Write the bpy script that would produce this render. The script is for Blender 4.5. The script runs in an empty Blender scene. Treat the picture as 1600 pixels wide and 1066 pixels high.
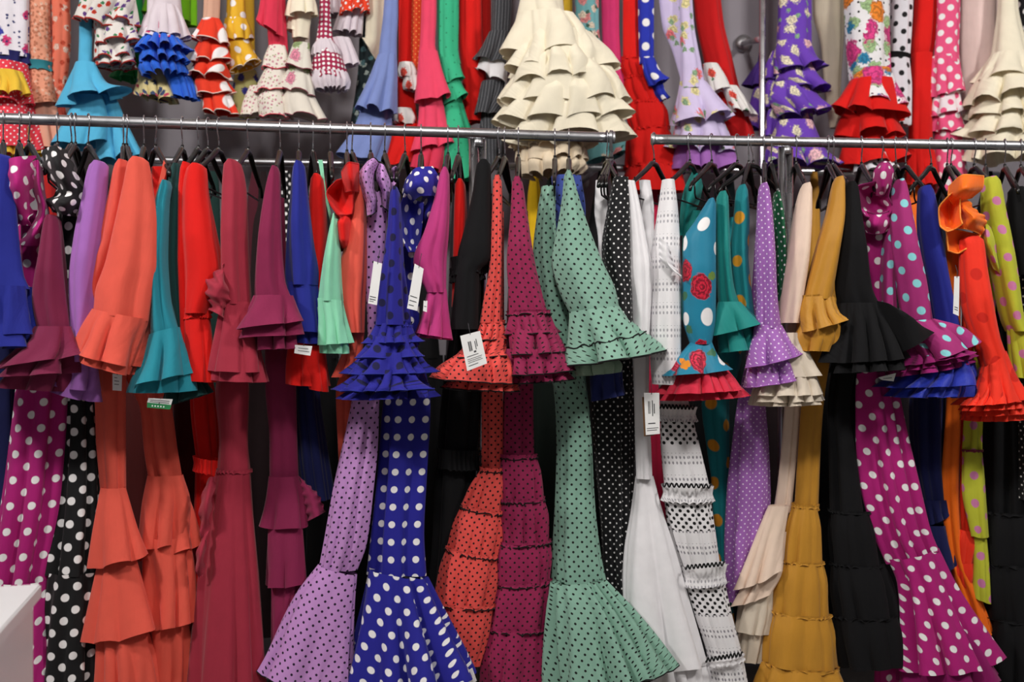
import bpy, math, random
import numpy as np

# ---------------------------------------------------------------- camera, world, lights, exposure
S = bpy.context.scene
COL = S.collection
FPX = 1600 * 35.0 / 36.0          # focal length in pixels of the 1600 px wide frame
CAMZ = 1.32
cam_data = bpy.data.cameras.new('camera'); cam = bpy.data.objects.new('camera', cam_data)
COL.objects.link(cam); S.camera = cam
cam.location = (0, 0, CAMZ); cam.rotation_euler = (math.pi / 2, 0, 0)
cam_data.lens = 35; cam_data.sensor_width = 36; cam_data.clip_start = .05
cam_data.dof.use_dof = True; cam_data.dof.focus_distance = 2.62; cam_data.dof.aperture_fstop = 2.4
world = bpy.data.worlds.new('world'); S.world = world; world.use_nodes = True
world.node_tree.nodes['Background'].inputs[0].default_value = (.92, .95, 1, 1)
world.node_tree.nodes['Background'].inputs[1].default_value = .11
def area_light(name, loc, target, size, sizey, power, col=(1, .96, .92)):
    l = bpy.data.lights.new(name, 'AREA'); l.shape = 'RECTANGLE'; l.size = size; l.size_y = sizey
    l.energy = power; l.color = col
    o = bpy.data.objects.new(name, l); COL.objects.link(o); o.location = loc
    d = np.array(target, float) - np.array(loc, float)
    from mathutils import Vector
    o.rotation_euler = Vector(d).to_track_quat('-Z', 'Y').to_euler()
    return o
area_light('ceiling_light_left', (-2.5, .75, 3.55), (-.6, 2.75, 1.2), .3, .3, 72)
area_light('ceiling_light_middle', (-.2, .3, 3.55), (.2, 2.9, 1.6), .35, .35, 48)
area_light('ceiling_light_right', (2.5, .9, 3.55), (1.1, 3.0, 1.7), .3, .3, 62)
area_light('ceiling_panel', (0, -.6, 3.6), (0, 2.4, 1.2), 3.2, .8, 14, (1, .97, .95))
S.view_settings.view_transform = 'Standard'; S.view_settings.look = 'None'
S.view_settings.gamma = 1; S.view_settings.use_curve_mapping = False
S.view_settings.exposure = -0.28

# ---------------------------------------------------------------- geometry helpers
RZ = .585                                   # rail centre above the camera
def rail_y(px): return 185.0 + px * 30.0 / 955 if px < 990 else 217.5 + (px - 1000) * 10.5 / 600
def Dr(px): return FPX * RZ / (533.0 - rail_y(px))      # depth of the rail along its run
def P(px, py, d):
    px = np.asarray(px, float); py = np.asarray(py, float); d = np.asarray(d, float) + 0 * px
    return np.stack([(px - 800) * d / FPX, d, CAMZ + (533 - py) * d / FPX], -1)

def cr(Pt, m):
    Pt = np.asarray(Pt, float); k = len(Pt)
    s = np.r_[0, np.cumsum(np.maximum(1e-6, np.linalg.norm(np.diff(Pt[:, :4], axis=0), axis=1)))]
    q = np.linspace(0, s[-1], m)
    if k == 2:
        w = (q / s[-1])[:, None]; return Pt[0] * (1 - w) + Pt[1] * w, q / s[-1]
    sl = np.diff(Pt, axis=0) / np.diff(s)[:, None]
    T = np.zeros_like(Pt); T[0] = sl[0]; T[-1] = sl[-1]
    a, b = sl[:-1], sl[1:]
    T[1:-1] = np.where(a * b > 0, 2 * a * b / np.where(np.abs(a + b) < 1e-9, 1, a + b), 0)
    i = np.clip(np.searchsorted(s, q, side='right') - 1, 0, k - 2)
    h = (s[i + 1] - s[i])[:, None]; u = ((q - s[i])[:, None]) / h
    r = (2*u**3 - 3*u**2 + 1)*Pt[i] + (u**3 - 2*u**2 + u)*h*T[i] + (-2*u**3 + 3*u**2)*Pt[i+1] + (u**3 - u**2)*h*T[i+1]
    return r, q / s[-1]

def mesh_obj(name, V, F, mat, parent=None, uv=None, smooth=True):
    me = bpy.data.meshes.new(name)
    V = np.asarray(V, np.float32); F = np.asarray(F, np.int32)
    nf, k = F.shape
    me.vertices.add(len(V)); me.vertices.foreach_set('co', V.ravel())
    me.loops.add(nf * k); me.loops.foreach_set('vertex_index', F.ravel())
    me.polygons.add(nf); me.polygons.foreach_set('loop_start', np.arange(nf, dtype=np.int32) * k)
    me.polygons.foreach_set('use_smooth', np.full(nf, smooth, bool))
    if uv is not None:
        l = me.uv_layers.new(name='cloth'); l.data.foreach_set('uv', np.asarray(uv, np.float32).ravel())
    me.update(calc_edges=True); me.validate()
    if mat: me.materials.append(mat)
    o = bpy.data.objects.new(name, me); COL.objects.link(o)
    if parent: o.parent = parent
    return o

def grid_faces(nr, nc, closed):
    r = np.arange(nr - 1)[:, None]; c = np.arange(nc if closed else nc - 1)[None, :]
    c2 = (c + 1) % nc
    return np.stack([r*nc + c, (r+1)*nc + c, (r+1)*nc + c2, r*nc + c2], -1).reshape(-1, 4)

def tube_arrays(pts, rad, ns=8, closed=False, flat=1.0):
    pts = np.asarray(pts, float); n = len(pts)
    if closed: t = np.roll(pts, -1, 0) - np.roll(pts, 1, 0)
    else: t = np.gradient(pts, axis=0)
    t /= np.maximum(1e-9, np.linalg.norm(t, axis=1))[:, None]
    up = np.array([.13, .21, 1.0]) if np.mean(np.abs(t[:, 2])) < .8 else np.array([1.0, .2, .1])
    s = np.cross(t, up); s /= np.maximum(1e-9, np.linalg.norm(s, axis=1))[:, None]
    u = np.cross(s, t)
    a = np.linspace(0, 2*np.pi, ns, endpoint=False)
    rad = np.broadcast_to(np.asarray(rad, float), (n,))
    V = pts[:, None] + rad[:, None, None] * (np.cos(a)[None, :, None]*s[:, None]*flat + np.sin(a)[None, :, None]*u[:, None])
    F = grid_faces(n, ns, True)
    if closed:
        c = np.arange(ns); c2 = (c + 1) % ns; b = (n - 1) * ns
        F = np.vstack([F, np.stack([b + c, c, c2, b + c2], -1)])
        return V.reshape(-1, 3), F
    V = V.reshape(-1, 3); k = len(V)
    V = np.vstack([V, pts[0], pts[-1]])
    c = np.arange(ns); c2 = (c + 1) % ns; b = (n - 1) * ns
    E = [[k, int(x), int(y)] for x, y in zip(c, c2)] + [[k + 1, int(b + y), int(b + x)] for x, y in zip(c, c2)]
    return V, F, E
def tube(name, pts, rad, mat, parent=None, ns=8, flat=1.0, sub=(0, 0, 0)):
    V, F, E = tube_arrays(np.asarray(pts, float) - np.asarray(sub), rad, ns, False, flat)
    return poly_obj(name, V.tolist(), F.tolist() + E, mat, parent)
def poly_obj(name, V, F, mat, parent=None, smooth=True):
    me = bpy.data.meshes.new(name); me.from_pydata(V, [], F); me.update()
    for p in me.polygons: p.use_smooth = smooth
    if mat: me.materials.append(mat)
    o = bpy.data.objects.new(name, me); COL.objects.link(o)
    if parent: o.parent = parent
    return o
def box(name, c, s, mat, parent=None, bev=.003):
    import bmesh
    bm = bmesh.new(); bmesh.ops.create_cube(bm, size=1)
    for v in bm.verts: v.co = (v.co.x*s[0] + c[0], v.co.y*s[1] + c[1], v.co.z*s[2] + c[2])
    if bev: bmesh.ops.bevel(bm, geom=list(bm.edges), offset=bev, segments=2, affect='EDGES')
    me = bpy.data.meshes.new(name); bm.to_mesh(me); bm.free(); me.materials.append(mat)
    o = bpy.data.objects.new(name, me); COL.objects.link(o)
    if parent: o.parent = parent
    return o
def empty(name, loc, label=None, cat=None, group=None):
    o = bpy.data.objects.new(name, None); COL.objects.link(o); o.location = loc; o.empty_display_size = .05
    if label: o['label'] = label
    if cat: o['category'] = cat
    if group: o['group'] = group
    return o

# ---------------------------------------------------------------- materials
def lin(h):
    h = h.lstrip('#'); c = [int(h[i:i+2], 16) / 255 for i in (0, 2, 4)]
    return tuple((x/12.92 if x <= .04045 else ((x + .055)/1.055)**2.4) for x in c) + (1,)
class NT:
    def __init__(s, name):
        s.m = bpy.data.materials.new(name); s.m.use_nodes = True
        s.t = s.m.node_tree; s.n = s.t.nodes; s.b = s.n['Principled BSDF']
    def node(s, kind, **kw):
        x = s.n.new(kind)
        for k, v in kw.items(): setattr(x, k, v)
        return x
    def put(s, sock, v):
        if hasattr(v, 'is_linked') or isinstance(v, bpy.types.NodeSocket): s.t.links.new(v, sock)
        else: sock.default_value = v
    def math(s, op, a, b=None, c=None):
        x = s.node('ShaderNodeMath', operation=op); s.put(x.inputs[0], a)
        if b is not None: s.put(x.inputs[1], b)
        if c is not None: s.put(x.inputs[2], c)
        return x.outputs[0]
    def vmath(s, op, a, b=None):
        x = s.node('ShaderNodeVectorMath', operation=op); s.put(x.inputs[0], a)
        if b is not None:
            if op == 'SCALE': s.put(x.inputs[3], b)
            else: s.put(x.inputs[1], b)
        return x.outputs['Value'] if op in ('LENGTH', 'DISTANCE', 'DOT_PRODUCT') else x.outputs[0]
    def mix(s, f, a, b):
        x = s.node('ShaderNodeMix', data_type='RGBA'); s.put(x.inputs[0], f); s.put(x.inputs[6], a); s.put(x.inputs[7], b)
        return x.outputs[2]
    def uv(s): return s.node('ShaderNodeUVMap', uv_map='cloth').outputs[0]
    def below(s, d, r, soft=.05):      # 1 where d<r, soft edge
        x = s.node('ShaderNodeMapRange'); s.put(x.inputs[0], d)
        x.inputs[1].default_value = r*(1 + soft); x.inputs[2].default_value = r*(1 - soft)
        x.inputs[3].default_value = 0; x.inputs[4].default_value = 1; return x.outputs[0]
    def noise(s, vec, scale, detail=2.0, out=0):
        x = s.node('ShaderNodeTexNoise'); s.t.links.new(vec, x.inputs['Vector'])
        x.inputs['Scale'].default_value = scale; x.inputs['Detail'].default_value = detail
        return x.outputs[out]
    def finish(s, color, rough=.8, sheen=.15, trans=0, weave=.3, spec=.3, uv=None):
        u = uv or s.uv()
        n = s.noise(u, 900, 1); n2 = s.noise(u, 22, 3); cr_ = s.noise(s.vmath('MULTIPLY', u, (26, 5, 0)), 1, 3)
        v = s.node('ShaderNodeMapRange'); s.put(v.inputs[0], n2); v.inputs[3].default_value = .9; v.inputs[4].default_value = 1.08
        hsv = s.node('ShaderNodeHueSaturation'); s.put(hsv.inputs['Value'], v.outputs[0]); s.put(hsv.inputs['Color'], color)
        s.put(s.b.inputs['Base Color'], hsv.outputs[0])
        s.b.inputs['Roughness'].default_value = rough
        s.b.inputs['Specular IOR Level'].default_value = spec
        s.b.inputs['Sheen Weight'].default_value = sheen; s.b.inputs['Sheen Roughness'].default_value = .5
        bp = s.node('ShaderNodeBump'); bp.inputs['Strength'].default_value = weave; bp.inputs['Distance'].default_value = .012
        h = s.math('ADD', s.math('MULTIPLY', n, .035), cr_) ; s.put(bp.inputs['Height'], h)
        s.put(s.b.inputs['Normal'], bp.outputs[0])
        if trans:
            s.b.inputs['Alpha'].default_value = 1 - trans
        return s.m
MC = {}
def memo(f):
    def g(*a, **k):
        key = (f.__name__, repr(a), repr(k))
        if key not in MC: MC[key] = f(*a, **k)
        return MC[key]
    return g
@memo
def plain(h, rough=.82, sheen=.12, trans=0, spec=.25, weave=.3):
    t = NT('fabric_plain'); return t.finish(lin(h), rough, sheen, trans, weave, spec)
@memo
def dots(base, dot, sp, r, jit=0.0, rough=.75, second=None):
    """staggered polka dots, sp = spacing in m, r = radius in m"""
    t = NT('fabric_polka_dots'); u = t.uv()
    p = t.vmath('SCALE', u, 1.0/sp)
    if jit:
        nz = t.noise(u, 6, 1, 1); p = t.vmath('ADD', p, t.vmath('SCALE', nz, jit))
    out = None
    for off in ((0, 0, 0), (.5, .5, 0)):
        q = t.vmath('SUBTRACT', t.vmath('FRACTION', t.vmath('ADD', p, off)), (.5, .5, 0))
        q = t.vmath('MULTIPLY', q, (1, 1, 0))
        m = t.below(t.vmath('LENGTH', q), r/sp, .1)
        out = m if out is None else t.math('MAXIMUM', out, m)
    return t.finish(t.mix(out, lin(base), lin(dot)), rough, .1)
@memo
def grid_dots(base, dot, sx, sy, r, rough=.75):
    t = NT('fabric_row_dots'); u = t.uv()
    p = t.vmath('MULTIPLY', u, (1/sx, 1/sy, 0))
    q = t.vmath('MULTIPLY', t.vmath('SUBTRACT', t.vmath('FRACTION', p), (.5, .5, 0)), (sx, sy, 0))
    return t.finish(t.mix(t.below(t.vmath('LENGTH', q), r, .08), lin(base), lin(dot)), rough, .1)
@memo
def floral(base, layers, dot=None, distort=.35, rough=.75):
    """layers: (colour, cells per m, blob radius in cells, share of cells used)"""
    t = NT('fabric_floral'); u = t.uv(); col = lin(base)
    if dot:
        q = t.vmath('SUBTRACT', t.vmath('FRACTION', t.vmath('SCALE', u, 1/dot[1])), (.5, .5, 0))
        q = t.vmath('MULTIPLY', q, (1, 1, 0)); col = t.mix(t.below(t.vmath('LENGTH', q), dot[2]/dot[1], .1), col, lin(dot[0]))
    for k, (c, sc, r, share) in enumerate(layers):
        sc = sc*1.35; share = min(.8, share*1.25)
        nz = t.vmath('ADD', t.vmath('SCALE', t.noise(u, sc*2.2, 2, 1), distort), t.vmath('SCALE', t.noise(u, sc*7, 2, 1), .45))
        p = t.vmath('ADD', t.vmath('SCALE', u, sc), nz); p = t.vmath('ADD', p, (k*7.3, k*3.1, 0))
        vo = t.node('ShaderNodeTexVoronoi', voronoi_dimensions='2D'); t.put(vo.inputs['Vector'], p); vo.inputs['Scale'].default_value = 1
        sep = t.node('ShaderNodeSeparateColor'); t.put(sep.inputs[0], vo.outputs['Color'])
        m = t.math('MULTIPLY', t.below(vo.outputs['Distance'], r, .12), t.math('LESS_THAN', sep.outputs[0], share))
        shade = t.math('MULTIPLY_ADD', t.math('SINE', t.math('MULTIPLY', vo.outputs['Distance'], 34)), .26, .82)
        hv = t.node('ShaderNodeHueSaturation'); t.put(hv.inputs['Value'], shade); hv.inputs['Color'].default_value = lin(c)
        col = t.mix(m, col, hv.outputs[0])
    return t.finish(col, rough, .1)
@memo
def stripes(base, c, sp, w, rough=.75, axis=0):
    t = NT('fabric_striped'); u = t.uv()
    sep = t.node('ShaderNodeSeparateXYZ'); t.put(sep.inputs[0], u)
    f = t.math('FRACT', t.math('MULTIPLY', sep.outputs[axis], 1/sp))
    return t.finish(t.mix(t.math('LESS_THAN', f, w), lin(base), lin(c)), rough, .1)
@memo
def eyelet(base, hole, black=None, bands=()):
    """white cotton with rows of worked eyelet holes; bands: (v0, v1) metres where the holes are large dots"""
    t = NT('fabric_eyelet'); u = t.uv()
    sep = t.node('ShaderNodeSeparateXYZ'); t.put(sep.inputs[0], u)
    row = t.math('FRACT', t.math('MULTIPLY', sep.outputs[1], 1/.062))
    q = t.vmath('MULTIPLY', t.vmath('SUBTRACT', t.vmath('FRACTION', t.vmath('MULTIPLY', u, (1/.011, 1/.0155, 0))), (.5, .5, 0)), (.011, .0155, 0))
    m = t.below(t.vmath('LENGTH', t.vmath('MULTIPLY', q, (1, .62, 0))), .0026, .2)
    m = t.math('MULTIPLY', m, t.math('GREATER_THAN', row, .42))
    col = t.mix(m, lin(base), lin(hole))
    if black:
        pp = t.vmath('SCALE', u, 1/.023); d = None
        for off in ((0, 0, 0), (.5, .5, 0)):
            w = t.vmath('MULTIPLY', t.vmath('SUBTRACT', t.vmath('FRACTION', t.vmath('ADD', pp, off)), (.5, .5, 0)), (1, 1, 0))
            k = t.below(t.vmath('LENGTH', w), .21, .1); d = k if d is None else t.math('MAXIMUM', d, k)
        band = None
        for a, b in bands:
            k = t.math('MULTIPLY', t.math('GREATER_THAN', sep.outputs[1], a), t.math('LESS_THAN', sep.outputs[1], b))
            band = k if band is None else t.math('MAXIMUM', band, k)
        col = t.mix(band, col, t.mix(d, lin(base), lin(black)))
    return t.finish(col, .8, .1)
@memo
def printed(base, items, rough=.5):
    """single motifs at (u, v) metres from the front centre line / top edge: disc, rose or leaf"""
    t = NT('fabric_printed_roses'); u = t.uv(); col = lin(base)
    nz = t.vmath('SCALE', t.vmath('SUBTRACT', t.noise(u, 60, 2, 1), (.5, .5, .5)), .02)
    for kind, uu, vv, r, c in items:
        src = u if kind == 'disc' else t.vmath('ADD', u, nz)
        q = t.vmath('MULTIPLY', t.vmath('SUBTRACT', src, (uu, vv, 0)), (1.25, 1 if kind != 'leaf' else 1.8, 0))
        d = t.vmath('LENGTH', q); m = t.below(d, r, .06)
        if kind == 'rose':
            w = t.math('ADD', t.math('MULTIPLY', d, 520), t.math('MULTIPLY', t.noise(u, 110, 2), 9))
            cc = t.mix(t.math('MULTIPLY_ADD', t.math('SINE', w), .5, .5), lin(c), lin('#7a0a22'))
            col = t.mix(m, col, cc)
        else: col = t.mix(m, col, lin(c))
    return t.finish(col, rough, .1)
@memo
def metal(h, rough=.2):
    t = NT('chrome'); t.b.inputs['Base Color'].default_value = lin(h); t.b.inputs['Metallic'].default_value = 1
    tc = t.node('ShaderNodeTexCoord').outputs['Object']
    n = t.noise(tc, 30, 3); r = t.node('ShaderNodeMapRange'); t.put(r.inputs[0], n)
    r.inputs[3].default_value = rough*.7; r.inputs[4].default_value = rough*1.4; t.put(t.b.inputs['Roughness'], r.outputs[0]); return t.m
@memo
def solid(h, rough=.5, name='painted_surface', bump=.0):
    t = NT(name); tc = t.node('ShaderNodeTexCoord').outputs['Object']
    n = t.noise(tc, 5, 4); v = t.node('ShaderNodeMapRange'); t.put(v.inputs[0], n); v.inputs[3].default_value = .93; v.inputs[4].default_value = 1.05
    hs = t.node('ShaderNodeHueSaturation'); t.put(hs.inputs['Value'], v.outputs[0]); hs.inputs['Color'].default_value = lin(h)
    t.put(t.b.inputs['Base Color'], hs.outputs[0]); t.b.inputs['Roughness'].default_value = rough
    if bump:
        bp = t.node('ShaderNodeBump'); bp.inputs['Strength'].default_value = bump; t.put(bp.inputs['Height'], t.noise(tc, 250, 2)); t.put(t.b.inputs['Normal'], bp.outputs[0])
    return t.m
# ---------------------------------------------------------------- garments: lofted cloth tubes, ruffles and collars
rng = np.random.default_rng(11)
UP = .74                                    # the upper row hangs this far behind the front rail
HANG = []                                   # hangers to make: hook px, shoulder px, what it carries
def four(st):
    out = []
    for q in st:
        q = tuple(q)
        out.append((q[0], q[2], q[1], q[2]) if len(q) == 3 else q[:4])
    return out
class Garment:
    def __init__(s, name, short, label, hook, dz=0, up=False, cat='dress', group=None, hang=None, base=None):
        s.d0 = Dr(hook) + dz + (UP if up else 0); s.up = up
        s.loc = P(hook, 0, s.d0); s.loc[2] = base if base is not None else (1.45 if up else .36)
        s.root = empty(name, tuple(s.loc), label, cat, group)
        if cat == 'dress' and not group: s.root['group'] = 'dresses on the low wall rail' if base is not None else ('dresses in the upper row' if up else 'dresses on the front rails')
        s.short = short; s.hook = hook
        s.hg = None
        if hang is not None: s.hg = [hook, hang, short, .9]; HANG.append(s.hg)
    def loft(s, name, mat, st, z=0., n=5, amp=(.03, .06), b=None, tau=.0, nth=None, rows=None, parent=None, trim=None,
             hem=True, gather=0., drift=.6, lift=0., bmax=.11, bk=.75, trim_r=.0017, seed=None, ph=None, lines=()):
        r = np.random.default_rng(seed) if seed is not None else rng
        st4 = four(st)
        hpx = sum(math.hypot((st4[i+1][0]+st4[i+1][2]-st4[i][0]-st4[i][2])/2, (st4[i+1][1]+st4[i+1][3]-st4[i][1]-st4[i][3])/2) for i in range(len(st4)-1))
        if rows is None: rows = int(np.clip(hpx/(9 if not s.up else 8), 7, 46))
        if nth is None: nth = int(np.clip(n*10, 48, 150 if not s.up else 110))
        Q, t = cr([list(q) for q in st4], rows)
        d = s.d0 + z
        L = P(Q[:, 0], Q[:, 1], d); R = P(Q[:, 2], Q[:, 3], d)
        c = (L + R)/2; h = (R - L)/2; a = np.linalg.norm(h, axis=1)
        B = np.clip(a*bk, .012, bmax) if b is None else np.broadcast_to(np.asarray(np.interp(t, np.linspace(0, 1, len(np.atleast_1d(b))), np.atleast_1d(b))), (rows,))
        th = np.linspace(0, 2*np.pi, nth, endpoint=False) - np.pi/2
        p = r.uniform(0, 6.28, 6)
        if ph is not None: p[0] = ph
        A = (amp[0] + (amp[1]-amp[0])*t**1.15)[:, None]
        warp = th[None, :] + (.30*np.sin(2*th + p[1]) + .2*np.sin(3*th + p[2]))[None, :]*(n/(n+4.))**1.0
        phi = n*warp + p[0] + drift*(t[:, None] - .5)*np.sin(th[None, :]*2 + p[3])
        var = 1 + .42*np.sin(2*th + p[4])[None, :] + .3*np.sin(3*th + p[5])[None, :]
        rho = A*(np.cos(phi) - .17*np.cos(2*phi) + .1*np.cos(2*phi + p[3]))*var + .35*A*np.cos((n+3)*th + p[5] + 2.2*t[:, None])[...]
        if gather: rho = rho + gather*((1-t)**1.5)[:, None]*np.cos(3.3*n//1*th[None, :] + p[2])
        tt = th[None, :] + (tau/n)*(t[:, None]**.8)*np.sin(phi)
        k = (1 + rho)/(1 + A*.75)
        X = c[:, None] + h[:, None]*(np.cos(tt)*k)[..., None]
        X[..., 1] += B[:, None]*np.sin(tt)*k
        if lift: X[..., 2] += (lift*a[:, None])*(t[:, None]**2)*np.cos(phi)*var*.5
        seg = np.linalg.norm(np.roll(X, -1, 1) - X, axis=2)          # arc lengths for the cloth UVs
        u = np.zeros((rows, nth + 1)); u[:, 1:] = np.cumsum(seg, 1)
        half = nth//2; tot = u[:, -1:]
        lv = np.linalg.norm(np.diff(c, axis=0), axis=1); v = np.r_[0, np.cumsum(lv)]
        u = np.where(np.arange(nth + 1)[None, :] > half, u - tot, u)
        V = [X]
        if hem:
            k1 = np.maximum(0, 1 - .0035/np.maximum(a[-1], .01))
            V.append(X[-1:])                                       # own vertices: a crisp cut edge
            e1 = c[-1] + (X[-1] - c[-1])*k1; V.append(e1[None]); V.append(e1[None])
            e2 = c[-2] + (X[-2] - c[-2])*k1; V.append(e2[None])
        nr = rows + (4 if hem else 0)
        X2 = np.concatenate(V, 0)
        keep = np.array([i for i in range(nr - 1) if not (hem and i in (rows - 1, rows + 1))])
        F = grid_faces(nr, nth, True).reshape(nr - 1, nth, 4)[keep].reshape(-1, 4)
        rr = np.arange(nr - 1)[:, None]; cc = np.arange(nth)[None, :]
        U = np.concatenate([u] + ([u[-1:], u[-1:], u[-1:], u[-2:-1]] if hem else []), 0); Vv = np.r_[v, v[-1], v[-1], v[-1], v[-2]] if hem else v
        def uvs(i, j, seam):
            jj = np.where(seam & (j == half), j, j)
            return np.stack([np.take_along_axis(U, np.broadcast_to(j, (nr - 1, nth)), 1) if False else U[i, j], np.broadcast_to(Vv[i], U[i, j].shape)], -1)
        c2 = cc + 1
        U2 = U.copy(); U2[:, nth] = 0                                # front seam closes at u = 0
        def take(i, j): return np.stack([U2[i, j], np.broadcast_to(Vv[i], U2[i, j].shape)], -1)
        uv = np.stack([take(rr, cc), take(rr + 1, cc), take(rr + 1, c2), take(rr, c2)], 2)
        # the jump of u at the back seam: use the unwrapped value on the left side of it
        jb = half
        for q, (ri, _) in enumerate(((rr, 0), (rr + 1, 0))):
            col = (U[:, jb+1] + tot[np.minimum(np.arange(nr), rows-1), 0])
            uv[:, jb, 2 if q else 3, 0] = col[ri[:, 0]]
        o = mesh_obj(name, (X2 - s.loc).reshape(-1, 3), F, mat, parent or s.root, uv[keep].reshape(-1, 2))
        for tl, lm in lines:                                       # wavy stitched braid round the cloth at a fraction of its length
            i = min(rows - 2, int(tl*(rows - 1))); m = 4; q = np.arange(nth*2)
            R0 = np.repeat(X[i], 2, 0)*.5 + np.repeat(np.roll(X[i], -1, 0), 2, 0)*.5; R0[0::2] = X[i]
            w = (R0 - c[i])*1.012 + c[i]; w[:, 2] += .004*np.sin(q*2*np.pi*round(nth*.32)/(nth*2))
            Vt, Ft = tube_arrays(w - s.loc, .0019, 5, True); mesh_obj('braid', Vt, Ft, lm, o, np.zeros((len(Ft)*4, 2)))
        if trim:
            Vt, Ft = tube_arrays(X[-1] - s.loc, trim_r, 5, True)
            uvt = np.zeros((len(Ft)*4, 2)); mesh_obj('piping', Vt, Ft, trim, o, uvt)
        return o
    def frill(s, mat, xl, yl, xr, yr, h=10, z=0., n=22, trim=None, parent=None, amp=.09, out=5, b=None, bk=.78, name='gathered_frill', bmax=.112):
        o = s.loft(name, mat, [(xl-out*.6, yl-h*.55, xr+out*.6, yr-h*.55), (xl-1, yl, xr+1, yr), (xl-out*.7, yl+h*.5, xr+out*.7, yr+h*.5)], z, n, (amp*.9, amp), b, .5,
               nth=min(170, n*7), rows=5, hem=False, trim=trim, bk=bk, bmax=bmax, parent=parent, lift=.10)
        return o
    def sheet(s, name, mat, rows, z=-.2, nu=34, nv=14, thick=.0022, trim=None, wave=0., nw=5, parent=None, flip=False):
        """cloth strip through rows of points (px, py[, metres behind]); smooth both ways"""
        G = []
        for rw in rows:
            pts = np.array([list(q) + [0]*(3 - len(q)) for q in rw], float)
            if flip: pts[:, 2] = -.9*pts[:, 2] - .01
            a, _ = cr(np.c_[pts[:, :2], pts[:, :2]*0, pts[:, 2:]], nv); G.append(a[:, [0, 1, 4]])
        G = np.array(G); out = np.zeros((nu, nv, 3))
        for j in range(nv):
            a, _ = cr(np.c_[G[:, j, :2], G[:, j, :2]*0, G[:, j, 2:]], nu); out[:, j] = a[:, [0, 1, 4]]
        X = P(out[..., 0], out[..., 1], s.d0 + z + out[..., 2])
        if wave:
            tt = np.linspace(0, 1, nu)[:, None]; vv = np.linspace(-1, 1, nv)[None, :]
            X[..., 1] += wave*np.sin(tt*nw*6.28 + 1.1)*(vv**2)*np.sign(vv)
        u = np.cumsum(np.r_[0, np.linalg.norm(np.diff(X[nu//2], axis=0), axis=1)])
        v = np.cumsum(np.r_[0, np.linalg.norm(np.diff(X[:, nv//2], axis=0), axis=1)])
        F = grid_faces(nu, nv, False); UVg = np.stack(np.broadcast_arrays(u[None, :], v[:, None]), -1).reshape(-1, 2)
        o = mesh_obj(name, (X - s.loc).reshape(-1, 3), F, mat, parent or s.root, UVg[F].reshape(-1, 2))
        md = o.modifiers.new('cloth_thickness', 'SOLIDIFY'); md.thickness = thick; md.offset = 0; es = o.modifiers.new('crisp_edge', 'EDGE_SPLIT'); es.split_angle = 1.1
        if trim:
            ring = np.concatenate([X[:, 0], X[-1, 1:], X[-2::-1, -1], X[0, -2:0:-1]])
            Vt, Ft = tube_arrays(ring - s.loc, .0024, 5, True); mesh_obj('piping', Vt, Ft, trim, o, np.zeros((len(Ft)*4, 2)))
        return o
    def ruffle(s, name, mat, path, w, side, z=-.2, m=2.5, swing=1.15, phi0=.35, ph=0., nu=70, nv=9, trim=None):
        """gathered strip: the inner edge follows the path (px, py), the free edge swings to and fro"""
        a, t = cr(np.array([[q[0], q[1], q[0]*0, q[1]*0] for q in path], float), nu)
        c = P(a[:, 0], a[:, 1], s.d0 + z); W = np.interp(t, np.linspace(0, 1, len(w)), w)*(s.d0 + z)/FPX
        f = phi0 + swing*np.sin(2*np.pi*m*t + ph + .5*np.sin(5*t)); k = np.linspace(0, 1, nv)[None, :, None]
        sd = np.array([side*.98, 0, -.2]); fr = np.array([0, -1., 0]); al = np.array([0, 0, 1.])
        dirv_ = np.cos(f)[:, None]*sd + np.sin(f)[:, None]*fr
        curl = np.cos(2*np.pi*m*t + ph)[:, None]*al*.3
        X = c[:, None] + W[:, None, None]*(k*dirv_[:, None] + (k**2)*curl[:, None])
        F = grid_faces(nu, nv, False)
        u = np.cumsum(np.r_[0, np.linalg.norm(np.diff(X[:, nv//2], axis=0), axis=1)]); v = np.linspace(0, float(W.mean()), nv)
        uv = np.stack(np.broadcast_arrays(u[:, None], v[None, :]), -1).reshape(-1, 2)
        o = mesh_obj(name, (X - s.loc).reshape(-1, 3), F, mat, s.root, uv[F].reshape(-1, 2))
        md = o.modifiers.new('cloth_thickness', 'SOLIDIFY'); md.thickness = .0016; md.offset = 0; es = o.modifiers.new('crisp_edge', 'EDGE_SPLIT'); es.split_angle = 1.1
        if trim:
            V, F, E = tube_arrays(X[:, -1] - s.loc, .0013, 5); poly_obj('piping', V.tolist(), F.tolist() + E, trim, o)
        return o
    # shorthands -----------------------------------------------------------
    def sleeve(s, mat, st, z=-.2, n=4, amp=(.05, .13), b=(.028, .05, .042), **k):
        k.setdefault('tau', .2)
        x0 = four(st)[0]
        if s.hg and not s.hg[3] < .9: s.hg[3] = min(.89, abs(z)/.2 - .08)
        top = (x0[0]*.75+x0[2]*.25, x0[1]-5, x0[2]*.75+x0[0]*.25, x0[3]-5)      # rounded over the hanger tip
        return s.loft('sleeve', mat, [top] + list(st), z, n, amp, b, hem=k.pop('hem', True), **k)
    def cuff(s, mat, st, z=-.2, n=7, amp=(.02, .17), **k):
        k.setdefault('bk', .84)
        amp = (amp[0], min(.36, amp[1]*1.95))
        if n < 9: n = max(4, n - 1)
        k.setdefault('tau', 1.0); k.setdefault('gather', .02); k.setdefault('lift', .04)
        return s.loft(k.pop('name', 'cuff_ruffle'), mat, st, z, n, amp, **k)
    def skirt(s, mat, st, z=-.02, n=6, amp=(.03, .1), **k):
        amp = (amp[0]*2.2, amp[1]*2.0)
        k.setdefault('tau', .3); k.setdefault('bmax', .10)
        return s.loft(k.pop('name', 'skirt'), mat, st, z, n, amp, **k)
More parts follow.
